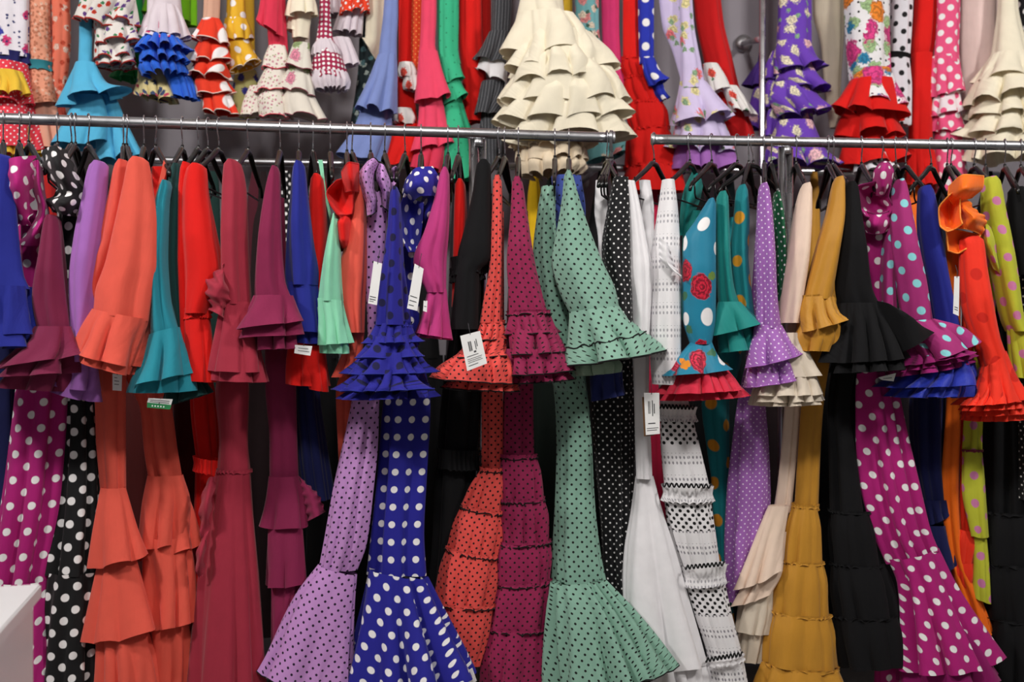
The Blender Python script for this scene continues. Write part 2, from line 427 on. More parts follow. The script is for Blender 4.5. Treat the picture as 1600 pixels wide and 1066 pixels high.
    def flounce(s, mat, st, z=-.03, n=7, amp=(.02, .13), **k):
        amp = (amp[0]*1.6, amp[1]*1.6)
        k.setdefault('tau', .6); k.setdefault('gather', .01); k.setdefault('lift', .1); k.setdefault('bmax', .115)
        return s.loft(k.pop('name', 'skirt_flounce'), mat, st, z, n, amp, **k)
    def hidden(s, mat, x, z=.10, y0=320, y1=1010, w=18, x1=None):
        """body of a dress whose skirt hangs in the dark behind the others"""
        x1 = x if x1 is None else x1
        return s.loft('skirt', mat, [(x-9, x+9, y0), (x-w*.8, x+w*.8, y0+60), (x1-w, x1+w, (y0+y1)/2), (x1-w*1.9, x1+w*1.9, y1)], z, 5, (.04, .12), tau=.3, nth=50, rows=22)
# ---------------------------------------------------------------- the shop: walls, floor, ceiling, rails
M_WALL = solid('#99939b', .7, 'painted_wall', .03); M_FLOOR = solid('#8d8780', .35, 'polished_floor'); M_CEIL = solid('#e4e2de', .8, 'ceiling_paint')
CHROME = metal('#c6c6ca', .28); STEEL = metal('#c9c9cc', .4); HPLAST = solid('#0b0b0c', .28, 'black_plastic'); WHITE = solid('#e9e9ea', .35, 'white_lacquer')
def structure(o): o['kind'] = 'structure'; return o
wl = np.array([-6, 3.86 - .0]); wr = np.array([6, 0])
A0 = P(0, 0, Dr(0) + 1.15); A1 = P(1600, 0, Dr(1600) + 1.15); dirv = (A1 - A0)[:2]; dirv /= np.linalg.norm(dirv); yaw = math.atan2(dirv[1], dirv[0])
mid = (A0 + A1)/2
wb = structure(box('wall_back', (0, .06, 1.85), (9, .1, 3.7), M_WALL, None, 0)); wb.location = (mid[0], mid[1], 0); wb.rotation_euler.z = yaw
fl = structure(box('floor', (0, 0, -.05), (9, 9, .1), M_FLOOR, None, 0)); fl.location = (0, 1, 0)
ce = structure(box('ceiling', (0, 0, 3.75), (9, 9, .1), M_CEIL, None, 0)); ce.location = (0, 1, 0)

def rack(label, x0, x1, posts):
    a, b = P(x0, rail_y(x0), Dr(x0)), P(x1, rail_y(x1), Dr(x1))
    t = empty('clothes_rack', (float((a[0]+b[0])/2), float((a[1]+b[1])/2), 0), label, 'clothes rack'); loc = np.array(t.location)
    n = 40; pts = a + (b - a)*np.linspace(0, 1, n)[:, None]
    tube('rail', pts, .0148, CHROME, t, 20, .8, sub=loc)
    dv = (b - a)/np.linalg.norm(b - a)
    for e, sg in ((a, -1), (b, 1)):
        tube('end_cap', [e - dv*sg*.004, e + dv*sg*.004], .0172, STEEL, t, 16, .8, sub=loc)
    for px in posts:
        c = P(px, rail_y(px), Dr(px)); 
        for s in (-1, 1):
            q = c + np.array([s*.0125, .005 + .012*(s > 0), 0])
            tube('post', [q + np.array([0, 0, -.016]), np.array([q[0], q[1], .012])], .0115, CHROME, t, 14, sub=loc)
        tube('post_collar', [c + np.array([0, .01, -.035]), c + np.array([0, .01, -.015])], (.0165), STEEL, t, 18, sub=loc)
        bx = box('foot', (c[0]-loc[0], c[1]-loc[1], .012), (.05, .62, .024), STEEL, t, .006)
    return t
rack('long chrome clothes rail across the left and middle of the picture', -90, 958, (-60, 746))
rack('shorter chrome clothes rail at the right, past the gap beside the sage green dress', 1020, 1690, (1229, 1660))
# upper wall rail, its uprights and brackets; a lower wall rail behind the front rack
def wall_rail(label, x0, x1, py, off, ups, mount):
    a, b = P(x0, py, Dr(x0) + off), P(x1, py, Dr(x1) + off); z = (a[2] + b[2])/2; a[2] = b[2] = z
    t = empty('wall_rail', tuple((a + b)/2), label, 'wall rail'); loc = np.array(t.location)
    tube('rail', a + (b - a)*np.linspace(0, 1, 30)[:, None], .014, CHROME, t, 16, sub=loc)
    nv = np.array([-dirv[1], dirv[0], 0])
    for px in ups:
        c = a + (b - a)*((px - x0)/(x1 - x0)); w = c + nv*mount
        tube('bracket', [c, w], .010, STEEL, t, 12, sub=loc)
        tube('bracket_flange', [w - nv*.012, w], .028, STEEL, t, 20, sub=loc)
    return t
wall_rail('chrome wall rail above the picture edge that carries the upper row', -60, 1680, -372, UP, (60, 420, 800, 1500), .375)
wall_rail('low wall rail seen in the gap under the pink and floral dresses', 150, 1560, 262, UP + .05, (250, 640, 900, 1400), .33)
up = empty('shop_upright', tuple(P(1191, 533, Dr(1191) + .60)), 'thin chrome upright with a round wall flange beside the purple floral dress', 'upright'); up.location.z = 0; lu = np.array(up.location)
p0 = P(1191, 69, Dr(1191) + .60); nv = np.array([-dirv[1]*.9 - .0, dirv[0], 0])
tube('post', [np.array([p0[0], p0[1], .0]), np.array([p0[0], p0[1], 3.70])], .0105, CHROME, up, 14, sub=lu)
tw = (1160 - 800)/FPX; pw_d = (A0[1] + (0)*1)  # where the sight line through the flange meets the wall
sl_ = dirv[1]/dirv[0]; pw_d = (A0[1] - sl_*A0[0])/(1 - sl_*tw) + .008; pw = P(1160, 69, pw_d)
tube('bracket', [p0 + np.array([0, 0, .02]), pw], .012, STEEL, up, 12, sub=lu)
dd = (pw - p0)/np.linalg.norm(pw - p0)
tube('flange', [pw - np.array([0, .02, 0]), pw], .033, STEEL, up, 24, sub=lu)

# white counter in the lower left corner
cz = .85; dcn = FPX*(CAMZ - cz)/(912.5 - 533); cc = P(65, 912.5, dcn)
ct = empty('display_counter', (float(cc[0]), float(cc[1]), 0), 'white display counter with a flat top in the lower left corner', 'counter'); ct.rotation_euler.z = math.radians(14.4)
box('body', (-.34, -.44, (cz - .03)/2), (.655, .86, cz - .03), WHITE, ct, .003)
box('top', (-.335, -.435, cz - .014), (.67, .87, .028), WHITE, ct, .003)

# ---------------------------------------------------------------- fabrics
W = '#f2f0f0'; K = '#0b0a0d'
royal = plain('#20298c'); navy = plain('#141a4e'); burg = plain('#761e42'); lilac = plain('#a468b8'); coral = plain('#e45a49'); coral2 = plain('#de5446')
teal = plain('#22889a'); dkteal = plain('#17403f'); red = plain('#dc130c'); crims = plain('#a02a3e'); rasp = plain('#86204a'); mint = plain('#8fdcb6'); pink = plain('#bc387c')
black = plain('#0b0b0e', .85, .02); white = plain('#f1eff2'); beige = plain('#ecd3bf'); ochre = plain('#c28a2e', .5); gteal = plain('#12857f', .6); orange = plain('#ff7416', .5)
ored = plain('#f6361b', .55); blk_line = plain('#08080a'); wht_line = plain('#e9e6e6')
mag_d = dots('#ae1674', W, .067, .0103, .02); blk_d = dots('#0d0d10', W, .060, .0106, .03); lil_d = dots('#c48fce', '#1c0a2a', .0265, .0033); blu_bd = dots('#1f1e8e', '#0c0a3c', .066, .0102)
blu_wd = grid_dots('#1f1e90', W, .038, .047, .0093); blu_wd2 = dots('#1f1e90', W, .059, .0096); cor_d = dots('#e24f48', K, .0225, .0030, .06); bur_d = dots('#941e4e', K, .0245, .0030, .06)
sage_d = dots('#86b09d', K, .0265, .0034); blkw_d = dots('#0c0c10', W, .0245, .0027, .05); teal_o = dots('#15828a', '#e39a24', .115, .018, .35); lil_w = dots('#a468b8', '#f0e0f4', .0205, .0023)
grn_d = dots('#125a38', W, .026, .003); mag_t = dots('#a82c76', '#8fdbe2', .074, .0112, .1); yel_p = dots('#bfc234', '#cf7cab', .08, .0125, .2); orr_d = dots('#f6331b', '#d5200f', .12, .0165, .2)
lace = eyelet('#eeecee', '#8f8c92', K, ((.125, .19),)); lace2 = eyelet('#eeecee', '#8f8c92', K, ((.035, .115),))
lace_plain = eyelet('#eeecee', '#aaa8ae')

# ================================================================ FRONT ROW, left to right
G = Garment
def dress(short, label, hook, **k): return G('flamenco_dress', short, label, hook, **k)

d = dress('royal blue dress at the left edge', 'royal blue flamenco dress cut by the left picture edge, layered cuff', 5, hang=2)
d.sleeve(royal, [(-40, 17, 246), (-58, 24, 330), (-62, 36, 430), (-62, 46, 452)], z=-.21)
d.cuff(royal, [(-60, 46, 448), (-68, 54, 490), (-80, 61, 523)], z=-.21, n=9, seed=5)
d.cuff(royal, [(-60, 40, 460), (-78, 56, 515), (-85, 62, 543)], z=-.195, n=8)
d.hidden(navy, -4, .06, w=34)

d = dress('magenta dress with white dots at the far left', 'magenta flamenco dress with white polka dots and a ruffled neck at the left', 30, hang=34)
d.skirt(mag_d, [(28, 74, 330), (30, 70, 440), (28, 100, 560), (22, 108, 605), (2, 102, 760), (-20, 80, 908)], z=.0, n=6, amp=(.04, .13), seed=3)
d.flounce(mag_d, [(-20, 80, 905), (-45, 84, 1000), (-70, 90, 1110)], n=9, z=.0)
d.sheet('collar_ruffle', mag_d, [[(-4, 260), (22, 246, -.06), (53, 242, -.02)], [(0, 285), (25, 283, -.08), (53, 280)], [(10, 315), (28, 318, -.05), (50, 318)], [(27, 350), (36, 352), (47, 352)]], z=-.17, wave=.012)
d.sheet('collar_ruffle', mag_d, [[(49, 254), (58, 250, -.03), (66, 262)], [(50, 290), (60, 288, -.05), (70, 300)], [(60, 325), (68, 330, -.04), (77, 338)], [(44, 362), (58, 358, -.05), (72, 356)], [(27, 382), (45, 384, -.02), (62, 384)]], z=-.15)
d.loft('bodice', mag_d, [(32, 62, 330), (34, 60, 430), (40, 62, 520)], -.1, 4, (.04, .06))

d = dress('black dress with white dots at the left', 'black flamenco dress with white polka dots and a curled black collar', 118, hang=95)
d.skirt(blk_d, [(90, 122, 320), (96, 124, 430), (98, 138, 560), (100, 148, 640), (92, 156, 760), (76, 158, 895)], z=-.01, n=6, amp=(.03, .13), seed=8)
d.flounce(blk_d, [(76, 158, 892), (66, 160, 960), (56, 158, 1090)], n=8, z=-.01, amp=(.03, .12))
d.sheet('collar_ruffle', blk_d, [[(68, 236), (84, 228, -.05), (102, 234)], [(66, 256), (90, 258, -.08), (113, 256)], [(80, 280), (100, 282, -.07), (122, 279)], [(90, 300), (108, 302, -.04), (131, 299)], [(70, 314), (98, 318, -.07), (130, 318)], [(84, 332), (102, 336, -.03), (116, 338)]], z=-.17, wave=.01)
d.loft('bodice', blk_d, [(98, 126, 318), (97, 126, 380), (100, 124, 480)], -.13, 4, (.04, .08))

d = dress('burgundy dress with a layered cuff', 'plain burgundy flamenco dress sleeve with a wide layered cuff left of the purple one', 112, hang=84)
d.sleeve(burg, [(72, 92, 342), (60, 100, 410), (49, 106, 470), (56, 111, 513)], z=-.2)
d.cuff(burg, [(56, 111, 510), (30, 124, 545), (-1, 512+66, 131, 556)], z=-.215, n=6, amp=(.02, .2), seed=12)
d.cuff(burg, [(56, 111, 525), (25, 128, 560), (0, 590, 134, 582)], z=-.2, n=6, amp=(.02, .19), seed=14)
d.cuff(burg, [(56, 111, 535), (20, 118, 575), (2, 604, 110, 612)], z=-.185, n=7)

d = dress('lilac dress', 'plain lilac purple flamenco dress with a long sleeve beside the coral one', 138, hang=156)
d.sleeve(lilac, [(142, 168, 258), (130, 166, 310), (117, 162, 380), (110, 156, 450), (112, 152, 520), (108, 150, 565)], z=-.18)
d.cuff(lilac, [(108, 150, 560), (92, 154, 585), (76, 600, 156, 612)], z=-.18, n=7)
d.cuff(lilac, [(108, 150, 568), (90, 156, 600), (76, 608, 158, 630)], z=-.165, n=6)

def coral_dress(short, label, hook, hang): return dress(short, label, hook, hang=hang)
d = coral_dress('back coral dress of the pair', 'coral flamenco dress at the back of the coral pair, sleeve half covered', 193, 190)
d.sleeve(coral2, [(182, 203, 256), (170, 205, 310), (156, 202, 370), (142, 190, 410), (143, 170, 450), (152, 172, 474)], z=-.17, seed=4)
d.skirt(coral, [(182, 212, 330), (180, 222, 480), (190, 250, 580), (216, 268, 640), (222, 276, 700), (230, 284, 748)], z=.02, n=5, amp=(.04, .1), seed=4)
d.flounce(coral, [(230, 286, 742), (220, 300, 790), (213, 858, 300, 845)], z=-.0, n=6, seed=2)
d.flounce(coral, [(230, 286, 752), (222, 304, 800), (216, 876, 316, 852)], z=.02, n=6)
d.flounce(coral, [(222, 296, 838), (226, 304, 900), (220, 982, 310, 970)], z=.0, n=6, amp=(.03, .16), seed=6)
d.flounce(coral, [(228, 296, 950), (230, 304, 1010), (230, 306, 1090)], z=.02, n=7)

d = coral_dress('front coral dress of the pair', 'coral flamenco dress in front of the coral pair with a double cuff and three tiers', 225, 216)
d.sleeve(coral, [(202, 231, 252), (192, 238, 290), (178, 245, 350), (164, 245, 410), (148, 239, 460), (147, 486, 233, 502)], z=-.22, b=(.03, .06), seed=10, n=3)
d.cuff(coral, [(147, 482, 233, 499), (128, 512, 230, 530), (109, 547, 224, 576)], z=-.225, n=7, amp=(.02, .17), seed=21)
d.cuff(coral, [(147, 490, 233, 505), (130, 525, 228, 545), (112, 558, 222, 590)], z=-.21, n=7, seed=21)
d.skirt(coral, [(180, 208, 330), (165, 212, 480), (148, 198, 590), (150, 197, 680), (157, 197, 768)], z=-.06, n=4, amp=(.03, .08), seed=31)
d.flounce(coral, [(157, 196, 762), (146, 214, 820), (136, 888, 233, 868)], z=-.08, n=4, amp=(.03, .1), seed=31, bk=.6)
d.flounce(coral, [(155, 212, 868), (142, 230, 930), (127, 1002, 248, 984)], z=-.07, n=5, amp=(.03, .1), seed=33, bk=.6)
d.flounce(coral, [(152, 228, 985), (152, 242, 1040), (150, 250, 1110)], z=-.06, n=7, amp=(.05, .14), seed=35)

d = dress('strappy red dress behind the teal one', 'red and coral strappy dress seen between the coral and teal sleeves', 243, hang=262)
d.loft('bodice', red, [(236, 272, 262), (238, 262, 300), (240, 256, 360), (238, 252, 450)], -.06, 4, (.04, .08))
d.sheet('strap', coral, [[(256, 250), (262, 262)], [(248, 285), (254, 290)], [(240, 315), (245, 320)]], z=-.12, nv=6)

d = dress('dark bottle green dress', 'dark bottle green flamenco dress tucked between teal and red', 310, hang=282)
d.sleeve(dkteal, [(268, 287, 262), (262, 286, 310), (262, 284, 400), (262, 290, 480), (268, 296, 540)], z=-.15)
d.cuff(dkteal, [(268, 300, 540), (262, 318, 595), (256, 636, 328, 615)], z=-.15, n=6)
d.hidden(plain('#4a0a10'), 292, .12, w=22)

d = dress('teal dress', 'teal blue flamenco dress with a two layer flared cuff', 285, hang=264)
d.sleeve(teal, [(252, 268, 288), (244, 264, 320), (240, 262, 400), (237, 268, 470), (234, 526, 280, 514)], z=-.2, seed=2)
d.cuff(teal, [(234, 523, 280, 511), (220, 565, 292, 550), (203, 606, 303, 583)], z=-.215, n=6, amp=(.02, .19), seed=16)
d.cuff(teal, [(234, 528, 280, 517), (218, 575, 296, 565), (204, 614, 300, 612)], z=-.195, n=6, seed=17)

d = dress('red dress behind its twin', 'red flamenco dress sleeve behind the brighter red sleeve', 325, hang=292)
d.sleeve(red, [(283, 301, 260), (279, 300, 310), (281, 300, 400), (283, 302, 480), (285, 306, 560)], z=-.16)
d = dress('front red dress', 'bright red flamenco dress with a gathered band at the elbow', 342, hang=306)
d.sleeve(red, [(293, 322, 262), (286, 326, 300), (284, 338, 360), (285, 350, 430), (286, 330, 490)], z=-.19, n=3, seed=7)
d.frill(red, 285, 491, 328, 489, 16, -.19, 18)
d.cuff(red, [(286, 327, 488), (286, 332, 540), (288, 594, 336, 598)], z=-.19, n=5, amp=(.03, .1))
d.skirt(red, [(300, 322, 330), (300, 326, 560), (296, 336, 620), (306, 344, 720)], z=.05, n=5)
d.frill(red, 304, 724, 346, 732, 22, .0, 14, bmax=.06)
d.flounce(red, [(306, 344, 728), (302, 352, 900), (290, 360, 1100)], z=.06, n=7)

d = dress('crimson dress', 'crimson flamenco dress with frilled elbow and long flared skirt', 388, hang=364)
d.sleeve(crims, [(350, 376, 256), (346, 385, 300), (344, 388, 370), (344, 391, 430), (346, 394, 476)], z=-.19, n=3, seed=9)
d.sheet('elbow_ruffle', crims, [[(352, 412, .0), (350, 425), (346, 440, .02)], [(330, 432, -.02), (345, 445, -.05), (362, 460)], [(312, 452, .02), (335, 462, -.05), (364, 466)], [(326, 470), (345, 480, -.03), (350, 488)], [(328, 484), (342, 492, -.04), (352, 500)]], z=-.22, wave=.015)
d.cuff(crims, [(346, 394, 472), (340, 402, 520), (330, 580, 414, 582)], z=-.2, n=6, amp=(.03, .17), seed=18)
d.cuff(crims, [(346, 396, 480), (338, 406, 535), (330, 594, 420, 598)], z=-.185, n=7, amp=(.03, .16), seed=19)
d.skirt(crims, [(350, 380, 300), (345, 385, 560), (336, 390, 610), (342, 388, 690), (339, 392, 735)], z=-.04, n=3, amp=(.02, .05), seed=40)
d.frill(crims, 339, 735, 393, 736, 5, -.04, 18, out=2, amp=.03)
d.flounce(crims, [(339, 393, 735), (326, 400, 810), (312, 410, 910), (292, 424, 1110)], z=-.04, n=7, amp=(.03, .12), seed=44)
d.sheet('side_ruffle', crims, [[(338, 745), (330, 745), (322, 755, .03)], [(330, 790), (322, 795, -.03), (312, 798)], [(326, 830), (318, 835), (314, 838)], [(320, 860), (312, 872, -.03), (306, 876)], [(318, 900), (312, 900), (310, 904)]], z=-.1, wave=.01)

d = dress('raspberry dress', 'dark raspberry flamenco dress with big double cuff and tiered skirt', 438, hang=430)
d.sleeve(rasp, [(423, 437, 266), (412, 439, 310), (402, 442, 385), (398, 447, 440), (397, 458, 470)], z=-.2, seed=12)
d.cuff(rasp, [(397, 458, 462), (386, 468, 488), (374, 517, 479, 502)], z=-.22, n=5, amp=(.03, .2), seed=25)
d.cuff(rasp, [(397, 458, 470), (386, 470, 500), (378, 530, 480, 523)], z=-.205, n=5, amp=(.03, .2), seed=25)
d.cuff(rasp, [(397, 458, 478), (384, 466, 520), (382, 548, 470, 545)], z=-.19, n=8)
d.skirt(rasp, [(418, 445, 310), (414, 452, 500), (414, 462, 600), (420, 464, 690), (420, 466, 748)], z=-.02, n=3, amp=(.03, .06))
d.flounce(rasp, [(420, 466, 744), (416, 478, 785), (410, 824, 482, 824)], z=-.05, n=4, seed=50, bk=.6)
d.sheet('side_ruffle', rasp, [[(466, 742), (470, 748), (474, 752)], [(470, 775), (485, 772, -.02), (498, 775)], [(480, 815), (494, 808, -.03), (508, 800, .01)]], z=-.04, wave=.01)
d.flounce(rasp, [(418, 474, 822), (414, 478, 870), (411, 917, 482, 912)], z=-.045, n=4, bk=.6)
d.flounce(rasp, [(424, 474, 912), (424, 474, 1000), (420, 478, 1100)], z=-.03, n=8, amp=(.05, .15))

d = dress('royal blue dress in the left half', 'royal blue flamenco dress with a flat layered cuff right of the raspberry sleeve', 467, hang=466)
d.sleeve(royal, [(458, 476, 258), (453, 482, 310), (447, 490, 380), (445, 497, 430), (447, 496, 446)], z=-.17, seed=3)
d.cuff(royal, [(447, 496, 441), (450, 502, 480), (452, 517, 508, 520)], z=-.17, n=5, amp=(.02, .1))
d.cuff(royal, [(447, 496, 448), (452, 502, 500), (456, 536, 508, 538)], z=-.155, n=5, amp=(.02, .1))
d.skirt(navy, [(455, 485, 310), (455, 500, 480), (456, 500, 600), (462, 512, 700), (470, 524, 780)], z=.03, n=5)

d = dress('red dress under the blue cuff', 'red flamenco dress with a double flounce cuff seen below the royal blue sleeve', 489, hang=496)
d.sleeve(red, [(486, 505, 278), (483, 510, 320), (482, 513, 380), (480, 510, 470), (462, 508, 530)], z=-.12)
d.cuff(red, [(456, 506, 520), (450, 510, 560), (450, 601, 514, 604)], z=-.13, n=6, amp=(.03, .14), seed=3)
d.cuff(red, [(470, 506, 540), (475, 511, 575), (482, 608, 514, 613)], z=-.15, n=5, amp=(.03, .12))

d = dress('mint dress', 'mint green flamenco dress with a gathered fluted cuff', 516, hang=519)
d.sleeve(mint, [(519, 529, 340), (508, 532, 390), (500, 534, 440), (496, 536, 471)], z=-.19, seed=3)
d.sheet('strap', mint, [[(497, 250), (504, 250)], [(506, 300), (510, 300)], [(517, 352), (522, 352)]], z=-.12, nv=5)
d.cuff(mint, [(496, 466, 536, 470), (498, 541, 500), (497, 540, 550, 536)], z=-.2, n=8, amp=(.02, .18), seed=5)
d.cuff(mint, [(496, 536, 480), (500, 544, 520), (500, 552, 546, 553)], z=-.185, n=8)

d = dress('red dress with a frilled neck', 'red dress with a curling frilled neckline beside the coral orange sleeve', 542, hang=545)
rline = plain('#b80c08')
d.sheet('collar_ruffle', red, [[(530, 328, .03), (540, 334, -.02), (552, 334)], [(518, 345, .01), (534, 350, -.06), (552, 352)], [(522, 372, .0), (536, 374, -.06), (550, 372)], [(532, 392, .02), (540, 392), (548, 390)]], z=-.17, trim=rline)
d.sheet('collar_ruffle', red, [[(526, 282, .02), (536, 280, -.03), (552, 290, .02)], [(511, 302, .0), (528, 300, -.06), (552, 306, .01)], [(516, 318, .02), (532, 322, -.04), (552, 322)], [(528, 336, .03), (540, 336), (550, 334)]], z=-.19, trim=rline, flip=True)
d.sheet('collar_ruffle', red, [[(534, 268, .02), (546, 254, -.05), (560, 256)], [(536, 282), (548, 276, -.06), (560, 278)], [(540, 300), (550, 298, -.03), (560, 300)]], z=-.19, trim=rline)
d.loft('bodice', red, [(540, 572, 268), (538, 572, 330), (536, 566, 420), (536, 562, 500)], -.1, 4, (.04, .08))

d = dress('coral orange dress', 'coral orange flamenco dress with a plain long sleeve beside the lilac dotted one', 550, hang=564)
d.sleeve(coral, [(557, 571, 290), (548, 573, 350), (532, 574, 420), (529, 572, 460), (543, 570, 520)], z=-.16, seed=6)
d.cuff(coral, [(543, 570, 516), (532, 566, 555), (519, 590, 562, 588)], z=-.15, n=6)
d.skirt(coral, [(545, 568, 330), (540, 566, 560), (524, 550, 610), (527, 548, 690), (532, 552, 790)], z=.0, n=3)

d = dress('lilac dress with purple dots', 'lilac flamenco dress with tiny dark polka dots and a hooped collar', 579, hang=585)
d.sheet('collar_ruffle', lil_d, [[(574, 252), (584, 247, -.02), (592, 254)], [(560, 275), (572, 270, -.07), (584, 275)], [(565, 298), (576, 300, -.06), (585, 296)], [(572, 320), (580, 318, -.04), (588, 312)], [(574, 338), (580, 336, -.02), (586, 332)]], z=-.19, trim=blk_line)
d.sheet('collar_ruffle', lil_d, [[(590, 252), (598, 256, -.02), (603, 266)], [(588, 276), (598, 280, -.05), (610, 288)], [(596, 300), (602, 305, -.04), (608, 312)], [(598, 322), (602, 326, -.02), (606, 330)]], z=-.18, trim=blk_line)
d.sheet('strap', lil_d, [[(612, 262), (618, 260, -.03), (625, 270)], [(610, 275), (614, 280), (620, 284)], [(606, 290), (610, 292), (612, 296)]], z=-.1)
d.loft('bodice', lil_d, [(576, 606, 300), (572, 604, 345), (570, 600, 420), (574, 602, 520), (572, 604, 600)], -.15, 4, (.03, .06), ph=1)
d.skirt(lil_d, [(560, 598, 560), (549, 592, 628), (536, 590, 690), (520, 583, 762), (505, 572, 850), (498, 558, 890)], z=-.1, n=6, amp=(.02, .08), seed=61, bk=.7)
d.flounce(lil_d, [(498, 882, 558, 898), (462, 930, 553, 960), (402, 1047, 546, 1085)], z=-.11, n=5, amp=(.04, .15), seed=63, bk=.6, trim=blk_line)

d = dress('royal blue dress with dark dots', 'royal blue dress sleeve with dark dots and a four tier ruffled cuff', 633, hang=619)
d.sleeve(blu_bd, [(611, 624, 298), (606, 628, 350), (600, 630, 400), (591, 636, 460), (587, 641, 508)], z=-.22, seed=5, b=(.03, .055))
for k, (a, b_, y0, y1, sd) in enumerate(((570, 660, 506, 537, 1), (553, 664, 526, 560, 2), (540, 677, 552, 585, 3), (516, 690, 578, 610, 4))):
    st = 0 if k == 0 else 6
    d.cuff(blu_bd, [(588 - 10*k, y0, 641 + 6*k, y0 - 2), (588 - 12*k - 8, 640 + 8*k + 6, (y0+y1)/2), (a, y1, b_, y1 - 3)], z=-.225 + .0*k, n=9 + k, amp=(.03, .17), tau=.9, seed=sd+70, trim=royal)
d.cuff(blu_bd, [(570, 660, 590), (545, 676, 610), (528, 624, 682, 620)], z=-.2, n=12, amp=(.03, .17), tau=.9)
d.frill(blu_bd, 587, 507, 642, 507, 8, -.222, 20)

d = dress('royal blue dress with white dots', 'royal blue flamenco dress with big white polka dots, puffed neck and white hem band', 658, hang=655)
d.sheet('collar_ruffle', blu_wd2, [[(664, 298, .02), (676, 300, -.04), (686, 310)], [(656, 325), (668, 330, -.04), (680, 335)], [(654, 354, .02), (662, 356), (670, 358)]], z=-.14)
d.sheet('collar_ruffle', blu_wd2, [[(632, 302, .02), (646, 312, -.03), (662, 316, .02)], [(623, 335), (642, 345, -.05), (660, 345)], [(627, 368), (642, 375, -.04), (656, 378)], [(638, 394, .02), (648, 394), (654, 392)]], z=-.17, flip=True)
d.sheet('collar_ruffle', blu_wd2, [[(634, 280, .03), (652, 262, -.02), (676, 260, .0)], [(629, 302, .0), (652, 286, -.07), (687, 282, .0)], [(640, 320, .03), (660, 306, -.05), (689, 306, .02)]], z=-.17, nu=20)
d.loft('bodice', blu_wd2, [(630, 670, 330), (628, 662, 390), (630, 655, 470), (630, 655, 540)], -.1, 5, (.05, .09))
d.skirt(blu_wd, [(622, 662, 560), (598, 674, 630), (590, 668, 745), (582, 664, 830), (576, 668, 897)], z=-.08, n=5, amp=(.03, .09), seed=81, bk=.55)
d.flounce(blu_wd2, [(576, 888, 668, 902), (562, 694, 955), (538, 1078, 750, 1052)], z=-.1, n=7, amp=(.07, .2), seed=86, bk=.65)
d.sheet('hem_band', wht_line, [[(712, 1052), (726, 1050), (738, 1044)], [(718, 1076), (732, 1072), (745, 1064)]], z=-.15, nv=8, nu=8)

d = dress('bright pink dress', 'plain bright pink flamenco dress with an angular sleeve and folded cuff', 700, hang=696)
d.sleeve(pink, [(689, 702, 268), (680, 703, 305), (664, 702, 360), (646, 699, 408), (668, 698, 458)], z=-.19, seed=6)
d.cuff(pink, [(668, 698, 452), (656, 702, 490), (646, 520, 706, 530)], z=-.2, n=6, amp=(.03, .2), seed=4)
d.cuff(pink, [(668, 698, 460), (660, 702, 500), (650, 526, 704, 532)], z=-.185, n=7)
d = dress('small red dress beside the pink one', 'red dress with a narrow sleeve between bright pink and black', 716, hang=718)
d.sleeve(red, [(711, 727, 286), (709, 730, 340), (708, 727, 400), (706, 722, 480)], z=-.14, seed=6)

d = dress('black dress with a ruffled elbow', 'plain black flamenco dress with a ruched elbow band near the middle', 780, hang=757)
d.sleeve(black, [(745, 767, 256), (738, 768, 300), (724, 771, 360), (713, 774, 405), (712, 752, 425), (702, 752, 515)], z=-.19, seed=6, amp=(.02, .05))
d.frill(black, 706, 418, 760, 412, 28, -.19, 17, amp=.12); d.frill(black, 704, 432, 756, 426, 22, -.185, 15, amp=.12)
d.skirt(black, [(735, 765, 310), (700, 752, 540), (688, 750, 640), (682, 746, 715), (676, 740, 840), (660, 735, 1000), (650, 740, 1100)], z=-.0, n=5, seed=8)
d.frill(black, 684, 716, 746, 720, 30, -.02, 16, bmax=.06)

def tiers(d, mat, line, yx, z, n, amp=(.05, .12), bk=.6, trimh=7, seed=0, name='skirt_tier', **k):
    """stack of gathered tiers; yx = (xl, yl, xr, yr) seams, each tier bulges a little before the next"""
    for i in range(len(yx) - 1):
        a, b_ = yx[i], yx[i+1]
        m = tuple(a[j]*.6 + b_[j]*.4 for j in range(4)); w = 1.0
        d.loft(name, mat, [a, (m[0]-4, m[1], m[2]+4, m[3]), b_], z, n, amp, None, .5, bk=bk, seed=seed+i, gather=.02, bmax=.10, **k)
        if line is not None: d.frill(line if not isinstance(line, tuple) else line[0], a[0], a[1], a[2], a[3], trimh, z, 20, out=3, amp=.05, bk=bk, trim=(line[1] if isinstance(line, tuple) else None), bmax=.105)

d = dress('coral dress with black dots', 'coral flamenco dress with black polka dots and a price tag on its tiered cuff', 789, hang=777)
d.sleeve(cor_d, [(770, 784, 280), (768, 786, 330), (764, 786, 420), (756, 786, 465), (750, 786, 505)], z=-.19, seed=6)
cor_line = (cor_d, blk_line)
for k, q in enumerate(([(750, 786, 503), (744, 790, 518), (735, 533, 792, 531)], [(738, 791, 528), (722, 792, 545), (706, 560, 800, 556)], [(716, 796, 553), (690, 808, 572), (678, 592, 816, 600)])):
    d.cuff(cor_d, q, z=-.2, n=9, amp=(.03, .15), seed=90+k, trim=blk_line)
d.cuff(cor_d, [(720, 790, 570), (700, 806, 595), (690, 606, 810, 612)], z=-.185, n=11, trim=blk_line)
d.frill(cor_d, 749, 504, 787, 504, 7, -.19, 16, trim=blk_line)
d.skirt(cor_d, [(765, 787, 330), (755, 788, 560), (752, 786, 625), (752, 786, 735)], z=-.03, n=4, amp=(.03, .06))
tiers(d, cor_d, cor_line, [(751, 733, 786, 735), (722, 790, 784, 802), (698, 856, 780, 870), (676, 940, 774, 946), (672, 1030, 752, 1040)], -.05, 8, seed=100)

